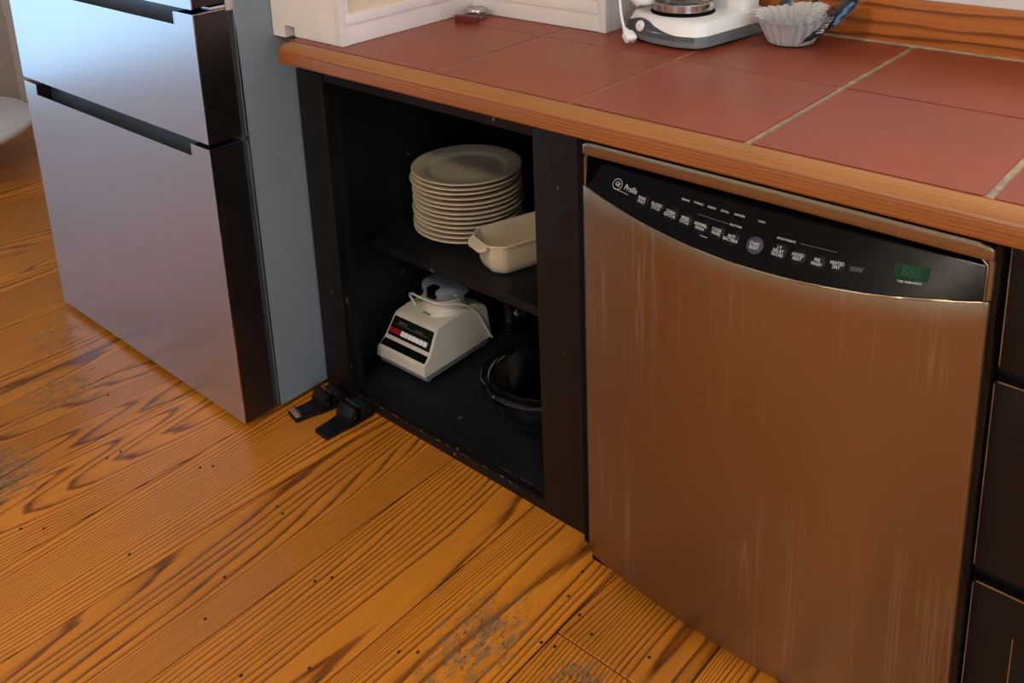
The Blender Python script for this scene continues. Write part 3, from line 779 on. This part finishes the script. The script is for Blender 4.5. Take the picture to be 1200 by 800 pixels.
# ================================================================== small things on the counter
tn = empty('tin', (.047, .294, H+.001))
tag(tn, 'small round silver metal tin with a lid in the corner of the white cupboard', 'tin')
R_ = .0245
build('can', bm_lathe([(0, 0), (R_*.86, 0), (R_*.93, .002), (R_*.93, .0105), (R_*.88, .0115), (0, .0115)], 40), 'tin', tn, world=False, smooth=40)
build('lid', bm_lathe([(R_*.95, .0118), (R_, .0118), (R_*1.01, .0125), (R_*1.01, .0205), (R_*.98, .0222), (R_*.92, .0226), (R_*.88, .0212), (0, .0212), (0, .0125), (R_*.95, .0118)], 40), 'tin', tn, world=False, smooth=40)
tb_ = empty('tile_offcut', (.061, .2495, H+.001), math.radians(19))
tag(tb_, 'narrow oxblood red tile offcut lying in front of the silver tin', 'tile')
build('glazed_face', bm_prism([(-.006, 0), (.006, 0), (.007, .014), (.004, .0165), (-.004, .0165), (-.006, .014)], 'x', -.027, .027, .0008), 'redblock', tb_, world=False, smooth=35)
build('raw_back', bm_box(-.0265, .0265, .0058, .0075, .001, .0125), 'grout', tb_, world=False)

# ---- coffee maker
CMC = (.508, .415); CMR = math.radians(-9)
cm = empty('coffee_maker', (CMC[0], CMC[1], H+.0015), CMR)
tag(cm, 'white drip coffee maker with grey base and a trailing white power cord', 'coffee maker')
ca, sa = math.cos(CMR), math.sin(CMR)
def to_cm(p):
    x, y = p[0]-CMC[0], p[1]-CMC[1]; q = (x*ca+y*sa, -x*sa+y*ca)
    return q if len(p) == 2 else (q[0], q[1], p[2]-(H+.0015))
fp_front = [to_cm(p) for p in ((.402, .358), (.448, .322), (.494, .304), (.553, .299), (.592, .309), (.605, .329))]
fp = fp_front + [to_cm(p) for p in ((.634, .520), (.622, .536), (.448, .560), (.432, .548))]
def scaled(poly, s, dy=0): return [(x*s, y*s+dy) for x, y in poly]
def loft(sections, n_round=.006):
    b = bmesh.new(); rings = []
    for poly, z in sections:
        rp = rounded_poly(poly, n_round, 3); rings.append([b.verts.new((p[0], p[1], z if not callable(z) else z(p))) for p in rp])
    for A, B in zip(rings, rings[1:]):
        for k in range(len(A)): b.faces.new((A[k], A[(k+1) % len(A)], B[(k+1) % len(A)], B[k]))
    b.faces.new(rings[0]); b.faces.new(rings[-1]); return b
build('grey_base', loft([(scaled(fp, .97), .003), (scaled(fp, 1.0), .005), (scaled(fp, .995), .012), (scaled(fp, .965), .0245)]), 'cm_grey', cm, world=False, smooth=40)
build('white_body', loft([(scaled(fp, .964), .0246), (scaled(fp, .945, .001), .030), (scaled(fp, .905, .003), .042), (scaled(fp, .88, .005), .0475), (scaled(fp, .82, .008), .0495)]), 'white_pl', cm, world=False, smooth=40)
# grey crest that swells up over the front face
b = bmesh.new(); N = 30; rowsA = []
def front_at(x, z):      # y of the sloped front skin at height z
    pts_ = fp_front
    y = pts_[0][1]
    for (xa, ya), (xb, yb) in zip(pts_, pts_[1:]):
        if xa <= x <= xb: y = ya+(yb-ya)*(x-xa)/(xb-xa); break
    t = max(0, min(1, (z-.012)/(.030)))
    return y*(.995-.09*t) + .003*t - .0015
for k in range(N+1):
    x = fp_front[0][0]*.95+(fp_front[4][0]-.004-fp_front[0][0]*.95)*k/N; top = .0245 + .020*math.exp(-((x+.030)/.050)**2)
    rowsA.append([b.verts.new((x*(1-.0*j), front_at(x, .016+(top-.016)*j/5) - .0004, .016+(top-.016)*j/5)) for j in range(6)])
for A, B in zip(rowsA, rowsA[1:]):
    for j in range(5): b.faces.new((A[j], B[j], B[j+1], A[j+1]))
r_ = bmesh.ops.solidify(b, geom=b.faces[:], thickness=.001)
build('grey_crest', b, 'cm_grey', cm, world=False, smooth=50)
sw = bm_lathe([(0, .004), (.0072, .0038), (.0080, .003), (.0096, .003), (.0108, .002), (.0108, -.002)], 28)
bmesh.ops.rotate(sw, cent=(0, 0, 0), matrix=Matrix.Rotation(math.radians(72), 3, 'X'), verts=sw.verts)
bmesh.ops.translate(sw, vec=(-.032, front_at(-.032, .029)-.0005, .029), verts=sw.verts)
swo = build('switch', sw, 'white_pl', cm, world=False, smooth=40)
s2 = bm_tube([(0, -.003, .0046), (0, .003, .0046)], .0006, 6)
bmesh.ops.rotate(s2, cent=(0, 0, 0), matrix=Matrix.Rotation(math.radians(72), 3, 'X'), verts=s2.verts)
bmesh.ops.translate(s2, vec=(-.032, front_at(-.032, .029)-.0005, .029), verts=s2.verts)
build('switch_mark', s2, 'grey_pl', swo, world=False)
build('warming_plate', bm_lathe([(0, .0535), (.060, .0535), (.0625, .052), (.063, .0490)], 44, (0, -.012, 0)), 'black_matt', cm, world=False, smooth=40)
build('tower', loft([([(-.085, .062), (.085, .062), (.092, .075), (.092, .112), (-.092, .112), (-.092, .075)], .044), ([(-.082, .064), (.082, .064), (.09, .077), (.09, .111), (-.09, .111), (-.09, .077)], .30)], .01), 'white_pl', cm, world=False, smooth=40)
build('brew_head', loft([([(-.085, -.06), (.085, -.06), (.092, .0), (.092, .112), (-.092, .112), (-.092, .0)], .235), ([(-.088, -.066), (.088, -.066), (.095, .0), (.095, .114), (-.095, .114), (-.095, .0)], .245), ([(-.085, -.06), (.085, -.06), (.092, .0), (.092, .112), (-.092, .112), (-.092, .0)], .315)], .03), 'white_pl', cm, world=False, smooth=40)
for (x, y) in ((-.06, -.06), (.065, -.07), (-.06, .09), (.07, .09)): build('foot', bm_lathe([(0, 0), (.008, 0), (.008, .004), (0, .004)], 12, (x, y, -.0012)), 'black_matt', cm, world=False)
# cord: out of the back, over the left and down in front
PQ = Vector((.4475, .288, .9185)); PE = Vector((.4800, .272, .8965))
cordw = spline([(.412, .50, .935), (.398, .42, .985), (.402, .350, 1.01), (.418, .315, .985), (.430, .300, .955), (.439, .2925, .934), PQ], 10)
build('power_cord', bm_tube([to_cm(p) for p in cordw], .0029, 8), 'white_pl', cm, world=False, smooth=60)
d = (PE-PQ).normalized()
pl = bm_tube([to_cm(PQ+d*t) for t in (-.001, .006, .0125)], [.0040, .0060, .0072], 10)
plug = build('plug', pl, 'white_pl', cm, world=False, smooth=50)
# plug head: a flattened block leaning down to the tile
side = d.cross(Vector((0, 0, 1))).normalized(); up = side.cross(d).normalized()
b = bmesh.new(); c0 = PQ + d*.011; rings = []
for t, wd, hg_ in ((0, .0075, .0060), (.003, .0108, .0072), (.014, .0112, .0074), (.0205, .0110, .0072), (.0225, .0090, .0056)):
    rp = rounded_poly([(-wd, -hg_), (wd, -hg_), (wd, hg_), (-wd, hg_)], .003, 3)
    rings.append([b.verts.new(to_cm(c0 + d*t + side*p[0] + up*p[1])) for p in rp])
for A, B in zip(rings, rings[1:]):
    for k in range(len(A)): b.faces.new((A[k], A[(k+1) % len(A)], B[(k+1) % len(A)], B[k]))
b.faces.new(rings[0]); b.faces.new(rings[-1])
build('plug_head', b, 'white_pl', plug, world=False, smooth=45)
b = bmesh.new()
for s in (-1, 1):
    p = c0 + d*.0220 + side*s*.0048
    rr = []
    for t in (0, .0085):
        rr.append([b.verts.new(to_cm(p + d*t + side*a*.0006 + up*c_*.0024)) for a, c_ in ((-1, -1), (1, -1), (1, 1), (-1, 1))])
    for k in range(4): b.faces.new((rr[0][k], rr[0][(k+1) % 4], rr[1][(k+1) % 4], rr[1][k]))
    b.faces.new(rr[1]); b.faces.new(rr[0])
build('prong', b, 'brass', plug, world=False)
# ---- carafe
cf = empty('carafe', (CMC[0]+.012*sa, CMC[1]-.012*ca, H+.0015+.0538), CMR)
tag(cf, 'glass coffee carafe with a steel band standing on the warming plate', 'carafe')
build('glass_bowl', bm_lathe([(0, .0), (.048, .0), (.056, .004), (.0585, .010), (.0585, .018), (.064, .028), (.067, .05), (.062, .085), (.050, .11), (.048, .12), (.046, .12), (.048, .108), (.060, .084), (.065, .05), (.062, .029), (.056, .018), (.056, .010), (.050, .003), (0, .0025)], 56), 'glass', cf, world=False, smooth=60)
build('steel_band', bm_lathe([(.0590, .0015), (.0602, .003), (.0602, .0165), (.0590, .018), (.0588, .018), (.0588, .0015), (.0590, .0015)], 56), 'chrome', cf, world=False, smooth=35)
build('base_ring', bm_lathe([(.050, .0004), (.0575, .0018), (.0587, .0055), (.0590, .0088), (.0586, .009), (.056, .0052), (.050, .0016), (.050, .0004)], 56), 'chrome', cf, world=False, smooth=35)
hp = [(-.046, -.038, .1), (-.066, -.062, .098), (-.076, -.074, .07), (-.070, -.070, .035), (-.056, -.058, .014)]
hb = bm_tube(spline(hp, 6), [.009]*5 + [.010]*14 + [.013]*6, 10)
build('handle', hb, 'white_pl', cf, world=False, smooth=60)
gb = bm_lathe([(0, -.0035), (.012, -.003), (.0195, .001), (.021, .006), (.0195, .011), (0, .012)], 28, (-.0545, -.0505, .012))
build('handle_foot', gb, 'white_pl', cf, world=False, smooth=50)
build('carafe_lid', bm_lathe([(0, .126), (.042, .126), (.048, .122), (.048, .119), (0, .119)], 40), 'black_matt', cf, world=False, smooth=40)

# ---- coffee filters in a bag
ft = empty('coffee_filter_pack', (.705, .463, H+.001))
tag(ft, 'stack of fluted white paper coffee filters in a torn clear plastic bag', 'filters')
FL = 20
def flute(k0, amp, ph):
    def f(a, k):
        g_ = amp[k]; return g_*(2.0*math.sqrt(math.sin((FL*a+ph)/2)**2 + .02) - 1.1)
    return f
for q in range(4):
    sc = 1 + .0*q; dz = .0050*q + .002; pr_ = [(0, .0), (.038, .0), (.0415, .002), (.048, .018), (.056, .036), (.0605+.0012*q, .0445)]
    amp = [0, 0, .0018, .0044, .0060, .0068]
    bb = bm_lathe([(r, z+dz) for r, z in pr_], FL*8, wave=flute(0, amp, .15*q))
    for v in bb.verts:
        a = math.atan2(v.co.y, v.co.x); hgt = max(0, v.co.z-dz)/.0445
        v.co.z += (.010*hgt*math.sin(a*1.0+.5+q*.2) if q > 2 else .003*hgt*math.sin(a*2+q))
        v.co.x += .004*hgt*math.sin(q*1.7); v.co.y += .004*hgt*math.cos(q*2.1)
    bmesh.ops.solidify(bb, geom=bb.faces[:], thickness=.0006)
    build('filter', bb, 'paper', ft, world=False, smooth=70)
# clear bag: crumpled shell around the stack, twisted open tail to the left, printed end to the right
def crumple(bm, amp, seed, fq=60):
    from mathutils import noise
    for v in bm.verts:
        n = noise.noise_vector(v.co*fq + Vector((seed, seed*2, 0))); v.co += n*amp
b = bm_lathe([(.020, .0002), (.043, .0008), (.050, .010), (.060, .028), (.073, .046), (.071, .058), (.060, .066)], 60)
for v in b.verts:
    if v.co.x > .02: v.co.x += (v.co.x-.02)*.25; v.co.z += max(0, v.co.x-.03)*.20
crumple(b, .0035, 3); 
for v in b.verts: v.co.z = max(v.co.z, .0002)
build('plastic_bag', b, 'film', ft, world=False, smooth=80)
tail = spline([(-.034, -.018, .030), (-.046, -.034, .026), (-.054, -.048, .016), (-.058, -.060, .012)], 6)
b = bm_tube(tail, [.010+.012*math.sin(k/18*PI*.8)+.002*(k % 3) for k in range(len(tail))], 14, close=False); crumple(b, .005, 8, 110)
for v in b.verts: v.co.z = max(v.co.z, .0003)
build('bag_tail', b, 'film', ft, world=False, smooth=80)
tail2 = spline([(-.044, .006, .050), (-.052, -.014, .046), (-.054, -.030, .032), (-.056, -.046, .02)], 6)
b = bm_tube(tail2, [.012+.010*math.sin(k/18*PI) for k in range(len(tail2))], 14, close=False); crumple(b, .006, 5, 120)
for v in b.verts: v.co.z = max(v.co.z, .0003)
build('bag_tail', b, 'film', ft, world=False, smooth=80)
# printed black end of the bag: slumps from the back rim down the right-hand side
def label_pt(s, t, off=0.0):
    # s: 0..1 from the low near corner up over the right side to the back rim; t: 0..1 from the stack outwards
    p = Vector((.040 + .020*s, -.038 + .090*s, .012 + .056*s)) + Vector((.056, -.012, .016 + .006*s))*t
    p.z += .008*math.sin(PI*t)*(.4+s*.6); n = Vector((.10, -.75, .65)).normalized()
    return p + n*(off + .002*math.sin(s*9+t*4))
b = bmesh.new(); g = []
for i in range(21):
    u = i/20
    g.append([b.verts.new(label_pt(u, j/8*(.28+.72*math.sin(PI*min(1, u*.62+.05))) )) for j in range(9)])
for A, B in zip(g, g[1:]):
    for j in range(8): b.faces.new((A[j], B[j], B[j+1], A[j+1]))
bmesh.ops.solidify(b, geom=b.faces[:], thickness=.0006)
lab = build('printed_end', b, 'bag_black', ft, world=False, smooth=80)
tb = text_mesh('BASKET', .019, 'LEFT', True, .70)
for v in tb.verts:
    s_ = .16 + v.co.x/.112; t_ = .46 - v.co.y/.052
    v.co = label_pt(s_, t_, .0012)
build('lettering', tb, 'print', lab, world=False)
b = bmesh.new(); g = []
for i in range(13):
    g.append([b.verts.new(label_pt(.35+.55*i/12, .70+.16*j/2+.03*math.sin(i*1.3), .0009)) for j in range(3)])
for A, B in zip(g, g[1:]):
    for j in range(2): b.faces.new((A[j], B[j], B[j+1], A[j+1]))
build('blue_print', b, 'bag_blue', lab, world=False)
# back flap of the printed bag, standing up behind the filters
b = bmesh.new(); g = []
for i in range(19):
    a = math.radians(20+130*i/18)
    g.append([b.verts.new((math.cos(a)*(.064+.010*j/4), math.sin(a)*(.064+.008*j/4), .034+.040*j/4*(.7+.3*math.sin(i)))) for j in range(5)])
for A, B in zip(g, g[1:]):
    for j in range(4): b.faces.new((A[j], B[j], B[j+1], A[j+1]))
crumple(b, .002, 4, 70)
build('printed_flap', b, 'bag_black', ft, world=False, smooth=80)
b = bm_tube([label_pt(.35+.6*k/14, 1.0+.05*math.sin(k*2.1), .002) for k in range(15)], [.005+.002*math.sin(k*1.9) for k in range(15)], 8); crumple(b, .003, 2, 130)
build('bag_rim', b, 'film', ft, world=False, smooth=80)

# ================================================================== things in the open cabinet
SZ = .3562
NP = 13; PR = .1325; PIT = .01185
rp = random.Random(4)
pprof = [(0, .0035), (.050, .0035), (.078, .0030), (.082, .0), (.086, .0), (.089, .0045), (.098, .0105), (.1250, .0170), (.1310, .0182), (.1325, .0196), (.1322, .0212), (.1305, .0220), (.1270, .0216), (.1020, .0158), (.0975, .0140), (.092, .0088), (.086, .0071), (.05, .0066), (0, .0066)]
pm = bm_lathe(pprof, 72); pme = bpy.data.meshes.new('dinner_plate'); bmesh.ops.recalc_face_normals(pm, faces=pm.faces); pm.to_mesh(pme); pm.free()
for p in pme.polygons: p.use_smooth = True
pme.materials.append(M['china'])
zz = SZ
for k in range(NP):
    o = bpy.data.objects.new('dinner_plate', pme); COL.objects.link(o)
    lean = -.0002*k
    o.location = (-.033 + rp.uniform(-.0025, .0025) + lean - (.004 if k == NP-3 else 0), .318 + rp.uniform(-.002, .002), zz)
    o.rotation_euler = (0, 0, rp.uniform(0, 6))
    zz += PIT
    if k == NP-1: lb = 'cream china dinner plate on top of the stack in the open cabinet'
    elif k == 0: lb = 'cream china dinner plate at the bottom of the stack on the shelf'
    else: lb = 'cream china dinner plate, %s from the top of the stack on the shelf' % ['', 'second', 'third', 'fourth', 'fifth', 'sixth', 'seventh', 'eighth', 'ninth', 'tenth', 'eleventh', 'twelfth'][NP-1-k]
    tag(o, lb, 'plate', 'stacked dinner plates')

# ---- baking dish
bd = empty('baking_dish', (.192, .305, SZ), math.radians(72-90))
tag(bd, 'cream stoneware loaf baking dish with end handles beside the plate stack', 'baking dish')
def octo(w_, l_, c_): return [(-w_+c_, -l_), (w_-c_, -l_), (w_, -l_+c_), (w_, l_-c_), (w_-c_, l_), (-w_+c_, l_), (-w_, l_-c_), (-w_, -l_+c_)]
b = bmesh.new(); rings = []
for (w_, l_, c_, z, r) in ((.040, .122, .018, .0, .008), (.046, .129, .022, .004, .010), (.051, .135, .024, .02, .010), (.0575, .1425, .026, .068, .010), (.0615, .1465, .027, .0705, .010), (.0620, .147, .027, .0735, .010), (.0610, .1460, .027, .0750, .010), (.0580, .1430, .0265, .0748, .010), (.0562, .1412, .0262, .072, .010), (.0475, .1315, .024, .022, .010), (.041, .124, .022, .0065, .010), (.03, .11, .02, .005, .010)):
    rings.append([b.verts.new((p[0], p[1], z)) for p in rounded_poly(octo(w_, l_, c_), r, 3)])
for A, B in zip(rings, rings[1:]):
    for k in range(len(A)): b.faces.new((A[k], A[(k+1) % len(A)], B[(k+1) % len(A)], B[k]))
b.faces.new(rings[0]); b.faces.new(rings[-1])
build('basin', b, 'dish', bd, world=False, smooth=40)
for s in (-1, 1):
    pts = rounded_poly([(-.040, s*.1445), (-.027, s*.163), (.027, s*.163), (.040, s*.1445)], .010, 4)
    hb = bm_prism(pts, 'z', .0675, .0742, .0020)
    for v in hb.verts: v.co.z -= (abs(v.co.y)-.1445)*.45
    build('handle', hb, 'dish', bd, world=False, smooth=40)

# ---- blender base
CF = .0225
bl = empty('kitchen_blender', (-.100, .245, CF), math.radians(1.0))
tag(bl, 'ivory kitchen blender base with red and white push buttons, without its jar', 'blender')
W0, W1 = .086, .0735
def tri_w(z): return W0 - (W0-W1)*max(0, min(1, (z-.014)/.10))
# side profile (y, z): front lip, ledge, sloped panel, top, back
sp = [(-.122, .021), (-.124, .025), (-.1225, .047), (-.1165, .052), (-.100, .0640), (-.0960, .0690), (-.066, .1150), (-.058, .1200), (-.02, .1240), (.06, .1240), (.098, .1160), (.110, .100), (.113, .03), (.110, .021)]
b = bmesh.new(); L_ = []; R2 = []
for (y, z) in sp:
    wv = tri_w(z); L_.append(b.verts.new((-wv, y, z))); R2.append(b.verts.new((wv, y, z)))
n = len(sp)
for k in range(n): b.faces.new((L_[k], L_[(k+1) % n], R2[(k+1) % n], R2[k]))
b.faces.new(L_); b.faces.new(R2)
bmesh.ops.recalc_face_normals(b, faces=b.faces)
bmesh.ops.bevel(b, geom=[e for e in b.edges if abs(abs(e.verts[0].co.x)-abs(e.verts[1].co.x)) < .03 and e.verts[0].co.x*e.verts[1].co.x > 0], offset=.0035, segments=3, profile=.6, affect='EDGES')
build('housing', b, 'ivory', bl, world=False, smooth=30)
build('bottom_tray', bm_prism(rounded_poly([(-.083, -.117), (.083, -.117), (.083, .107), (-.083, .107)], .008, 3), 'z', .009, .0212), 'grey_pl', bl, world=False, smooth=40)
for x in (-.068, .068):
    for y in (-.100, .09): build('foot', bm_lathe([(0, 0), (.008, 0), (.0095, .002), (.0095, .0095), (0, .0095)], 16, (x, y, 0)), 'grey_pl', bl, world=False, smooth=40)
# front panel plate on the slope
def slope_pt(x, t, off=0):
    a = Vector((0, -.0960, .0690)); c_ = Vector((0, -.066, .1150)); d_ = (c_-a); nn = Vector((0, -d_.z, d_.y)).normalized()
    p = a + d_*t; return Vector((x*tri_w(p.z)/W1, p.y, p.z)) + nn*off
def slope_quad(name, x0, x1, t0, t1, o0, o1, mat, parent, bev=0):
    b = bmesh.new(); A = [b.verts.new(slope_pt(x, t, o0)) for x, t in ((x0, t0), (x1, t0), (x1, t1), (x0, t1))]; B = [b.verts.new(slope_pt(x, t, o1)) for x, t in ((x0, t0), (x1, t0), (x1, t1), (x0, t1))]
    b.faces.new(A); b.faces.new(B)
    for k in range(4): b.faces.new((A[k], A[(k+1) % 4], B[(k+1) % 4], B[k]))
    bmesh.ops.recalc_face_normals(b, faces=b.faces)
    if bev: bmesh.ops.bevel(b, geom=b.edges[:], offset=bev, segments=2, affect='EDGES')
    return build(name, b, mat, parent, world=False, smooth=35 if bev else None)
fpn = slope_quad('front_plate', -.0675, .0675, .06, .93, -.001, .0010, 'panel_blk', bl)
for k in range(10):
    x = -.058 + k*.0122 + (.0 if k < 3 else .001)
    bt = slope_quad('push_button', x-.0052, x+.0052, .20, .42, .0005, .0065, 'red_pl' if k < 3 else 'white_pl', bl, .0012)
    if k == 0: bt['label'] = 'red push button'
def slope_text(body, x, t, size, mat, parent, shear=0, sx=.8):
    tb = text_mesh(body, size, 'CENTER', False, sx, shear); a = slope_pt(0, 0); c_ = slope_pt(0, 1); d_ = (c_-a).normalized(); nn = Vector((0, -d_.z, d_.y))
    for v in tb.verts:
        lx, ly = v.co.x, v.co.y; v.co = slope_pt(x, t) + Vector((lx, 0, 0)) + d_*ly + nn*.0014
    return build('lettering', tb, mat, parent, world=False)
slope_text('Osterizer', -.032, .72, .010, 'print_dim', fpn, .2)
slope_text('Pulse Matic', .024, .68, .008, 'print_dim', fpn, .3, .7)
slope_quad('rule_line', -.055, .055, .595, .61, .001, .0013, 'print_dim', fpn)
# black strip on the ledge
b = bmesh.new(); a0 = Vector((0, -.1165, .052)); a1 = Vector((0, -.100, .0640)); nn = Vector((0, -(a1-a0).z, (a1-a0).y)).normalized()
q = [b.verts.new(Vector((x, 0, 0)) + a0 + (a1-a0)*t + nn*.0008) for x, t in ((-.077, .04), (.077, .04), (.075, .98), (-.075, .98))]; b.faces.new(q)
bmesh.ops.solidify(b, geom=b.faces[:], thickness=.001)
build('ledge_strip', b, 'panel_blk', bl, world=False)
build('socket', bm_lathe([(.064, .120), (.060, .126), (.0535, .132), (.051, .150), (.0505, .156), (.047, .158), (.043, .156), (.043, .142), (0, .142)], 56, (.008, .026, 0)), 'ivory', bl, world=False, smooth=50)
build('socket_clip', bm_box(-.004, .020, -.036, -.030, .124, .128, .001), 'grey_pl', bl, world=False)
cord = spline([(-.050, -.015, .122), (-.056, -.026, .150), (-.036, -.038, .168), (.0, -.042, .170), (.050, -.028, .163), (.076, .02, .150), (.082, .065, .11), (.086, .09, .06), (.088, .11, .02)], 8)
build('power_cord', bm_tube(cord, .0032, 8), 'ivory', bl, world=False, smooth=60)
# ---- jar lid lying on the socket
jl = empty('jar_lid', (-.089, .274, CF+.1585))
tag(jl, 'blue grey plastic jar lid with black knob resting on the blender base', 'lid')
build('lid_disc', bm_lathe([(0, .0), (.046, .0), (.050, .004), (.052, .018), (.056, .020), (.056, .026), (.050, .030), (.030, .031), (0, .031)], 40), 'bluegrey_pl', jl, world=False, smooth=40)
build('knob', bm_prism(rounded_poly([(-.006, -.056), (.022, -.056), (.018, -.030), (-.004, -.030)], .003, 3), 'z', .010, .034, .001), 'black_gloss', jl, world=False, smooth=40)
build('tab', bm_box(.030, .064, -.02, .02, .012, .022, .002), 'bluegrey_pl', jl, world=False, smooth=40)
# ---- glass blender jar behind
gj = empty('blender_jar', (-.045, .452, CF))
tag(gj, 'tall clear ribbed glass blender jar standing behind the blender base', 'jar')
build('glass_wall', bm_lathe([(0, .0), (.040, .0), (.043, .004), (.056, .20), (.058, .205), (.0555, .205), (.053, .198), (.0395, .008), (0, .006)], 64, wave=lambda a, k: .0016*math.cos(8*a) if 1 < k < 7 else 0), 'glass', gj, world=False, smooth=60)
hb = bm_tube(spline([(.05, -.02, .18), (.085, -.035, .17), (.088, -.036, .08), (.046, -.018, .06)], 6), .007, 10)
build('handle', hb, 'glass', gj, world=False, smooth=60)
# ---- nested glass bowls
gb_ = empty('glass_bowl', (.262, .222, CF))
tag(gb_, 'large clear glass casserole bowl with a wide rim on the cabinet floor', 'bowl')
build('bowl', bm_lathe([(0, 0), (.078, 0), (.090, .004), (.106, .022), (.117, .060), (.1215, .088), (.132, .092), (.1345, .0955), (.132, .0990), (.1205, .0985), (.1165, .094), (.1120, .060), (.101, .025), (.086, .008), (.074, .0055), (0, .0055)], 72), 'glass', gb_, world=False, smooth=50)
gc = empty('mixing_bowl', (.262, .222, CF+.0060))
tag(gc, 'smaller clear glass bowl, tinted for a warm reflection, nested inside the wide rimmed glass bowl', 'bowl')
build('bowl', bm_lathe([(0, 0), (.055, 0), (.068, .004), (.090, .03), (.102, .068), (.1065, .092), (.110, .0955), (.1095, .0990), (.105, .0985), (.1020, .093), (.098, .068), (.086, .032), (.064, .0075), (0, .0045)], 64), 'glass_am', gc, world=False, smooth=50)

# ================================================================== mouse traps on the floor
def mouse_trap(name, loc, rz, label, sticker):
    t = empty(name, loc, rz); tag(t, label, 'mouse trap', 'mouse traps by the cabinet foot')
    pts = rounded_poly([(-.024, -.066), (.024, -.066), (.026, -.02), (.030, .0), (.030, .066), (-.030, .066), (-.030, .0), (-.026, -.02)], .006, 3)
    b = bm_prism(pts, 'z', .0, .007, .0012); build('base_plate', b, 'trap', t, world=False, smooth=40)
    jaw = bm_prism([(-.004, .007), (.004, .007), (.018, .030), (.020, .038), (.012, .040), (.0, .022)], 'x', -.027, .027, .001)
    build('jaw', jaw, 'trap', t, world=False, smooth=40)
    j2 = bm_prism([(.028, .007), (.062, .007), (.060, .024), (.046, .034), (.034, .030)], 'x', -.026, .026, .0015)
    build('bait_housing', j2, 'trap', t, world=False, smooth=40)
    pd = bm_box(-.016, .016, -.056, -.020, .0072, .0105, .001)
    pe = build('pedal', pd, 'trap', t, world=False, smooth=40)
    for x in (-.010, .010): build('pedal_stud', bm_lathe([(0, .0145), (.003, .0142), (.0036, .0105), (.0036, .010)], 12, (x, -.045, 0)), 'trap', pe, world=False, smooth=40)
    for s in (-1, 1):
        coil = [(s*.018 + .0035*k/40*s, .012 + .005*math.cos(k*.9), .016 + .005*math.sin(k*.9)) for k in range(41)]
        build('spring', bm_tube(coil, .0009, 6), 'steelwire', t, world=False, smooth=60)
    build('bar', bm_tube([(-.024, .026, .038), (.024, .026, .038)], .0024, 8), 'steelwire', t, world=False, smooth=60)
    if sticker:
        build('sticker', bm_box(-.022, .022, -.064, -.052, .0106, .0118), 'sticker', t, world=False)
        build('sticker', bm_box(-.022, .010, -.052, -.046, .0106, .0118), 'sticker_g', t, world=False)
    return t
mouse_trap('mouse_trap', (-.082, -.068, .0008), math.radians(-2), 'black plastic snap mouse trap set flat on the floor before the cabinet', False)
mouse_trap('mouse_trap', (-.176, -.070, .0008), math.radians(-12), 'black plastic mouse trap with a peach sticker tucked beside the refrigerator', True)

# ================================================================== low white table beyond the refrigerator
lt = empty('low_table', (-2.64, -.12, 0))
tag(lt, 'low round white table partly hidden beyond the refrigerator', 'table')
build('table_top', bm_lathe([(0, .150), (.38, .150), (.425, .158), (.44, .175), (.44, .190), (.43, .2), (0, .203)], 72), 'tabletop', lt, world=False, smooth=50)
build('pedestal', bm_lathe([(.05, .149), (.045, .05), (.10, .02), (.2, .01), (.205, 0), (0, 0)], 40), 'black_matt', lt, world=False, smooth=50)

# ================================================================== ceiling lamp behind the viewer
cl = empty('ceiling_light', (.7, -2.12, ZC))
tag(cl, 'round frosted ceiling lamp over the kitchen floor', 'ceiling light')
build('canopy', bm_lathe([(0, 0), (.17, 0), (.17, -.02), (.16, -.03), (0, -.03)], 40), 'trimsteel', cl, world=False, smooth=40)
M['lamp'] = emit('lamp_glow', (1.0, .86, .68), 280.0)
build('diffuser', bm_lathe([(.095, -.031), (.094, -.045), (.078, -.066), (.04, -.078), (0, -.081)], 40), 'lamp', cl, world=False, smooth=60)
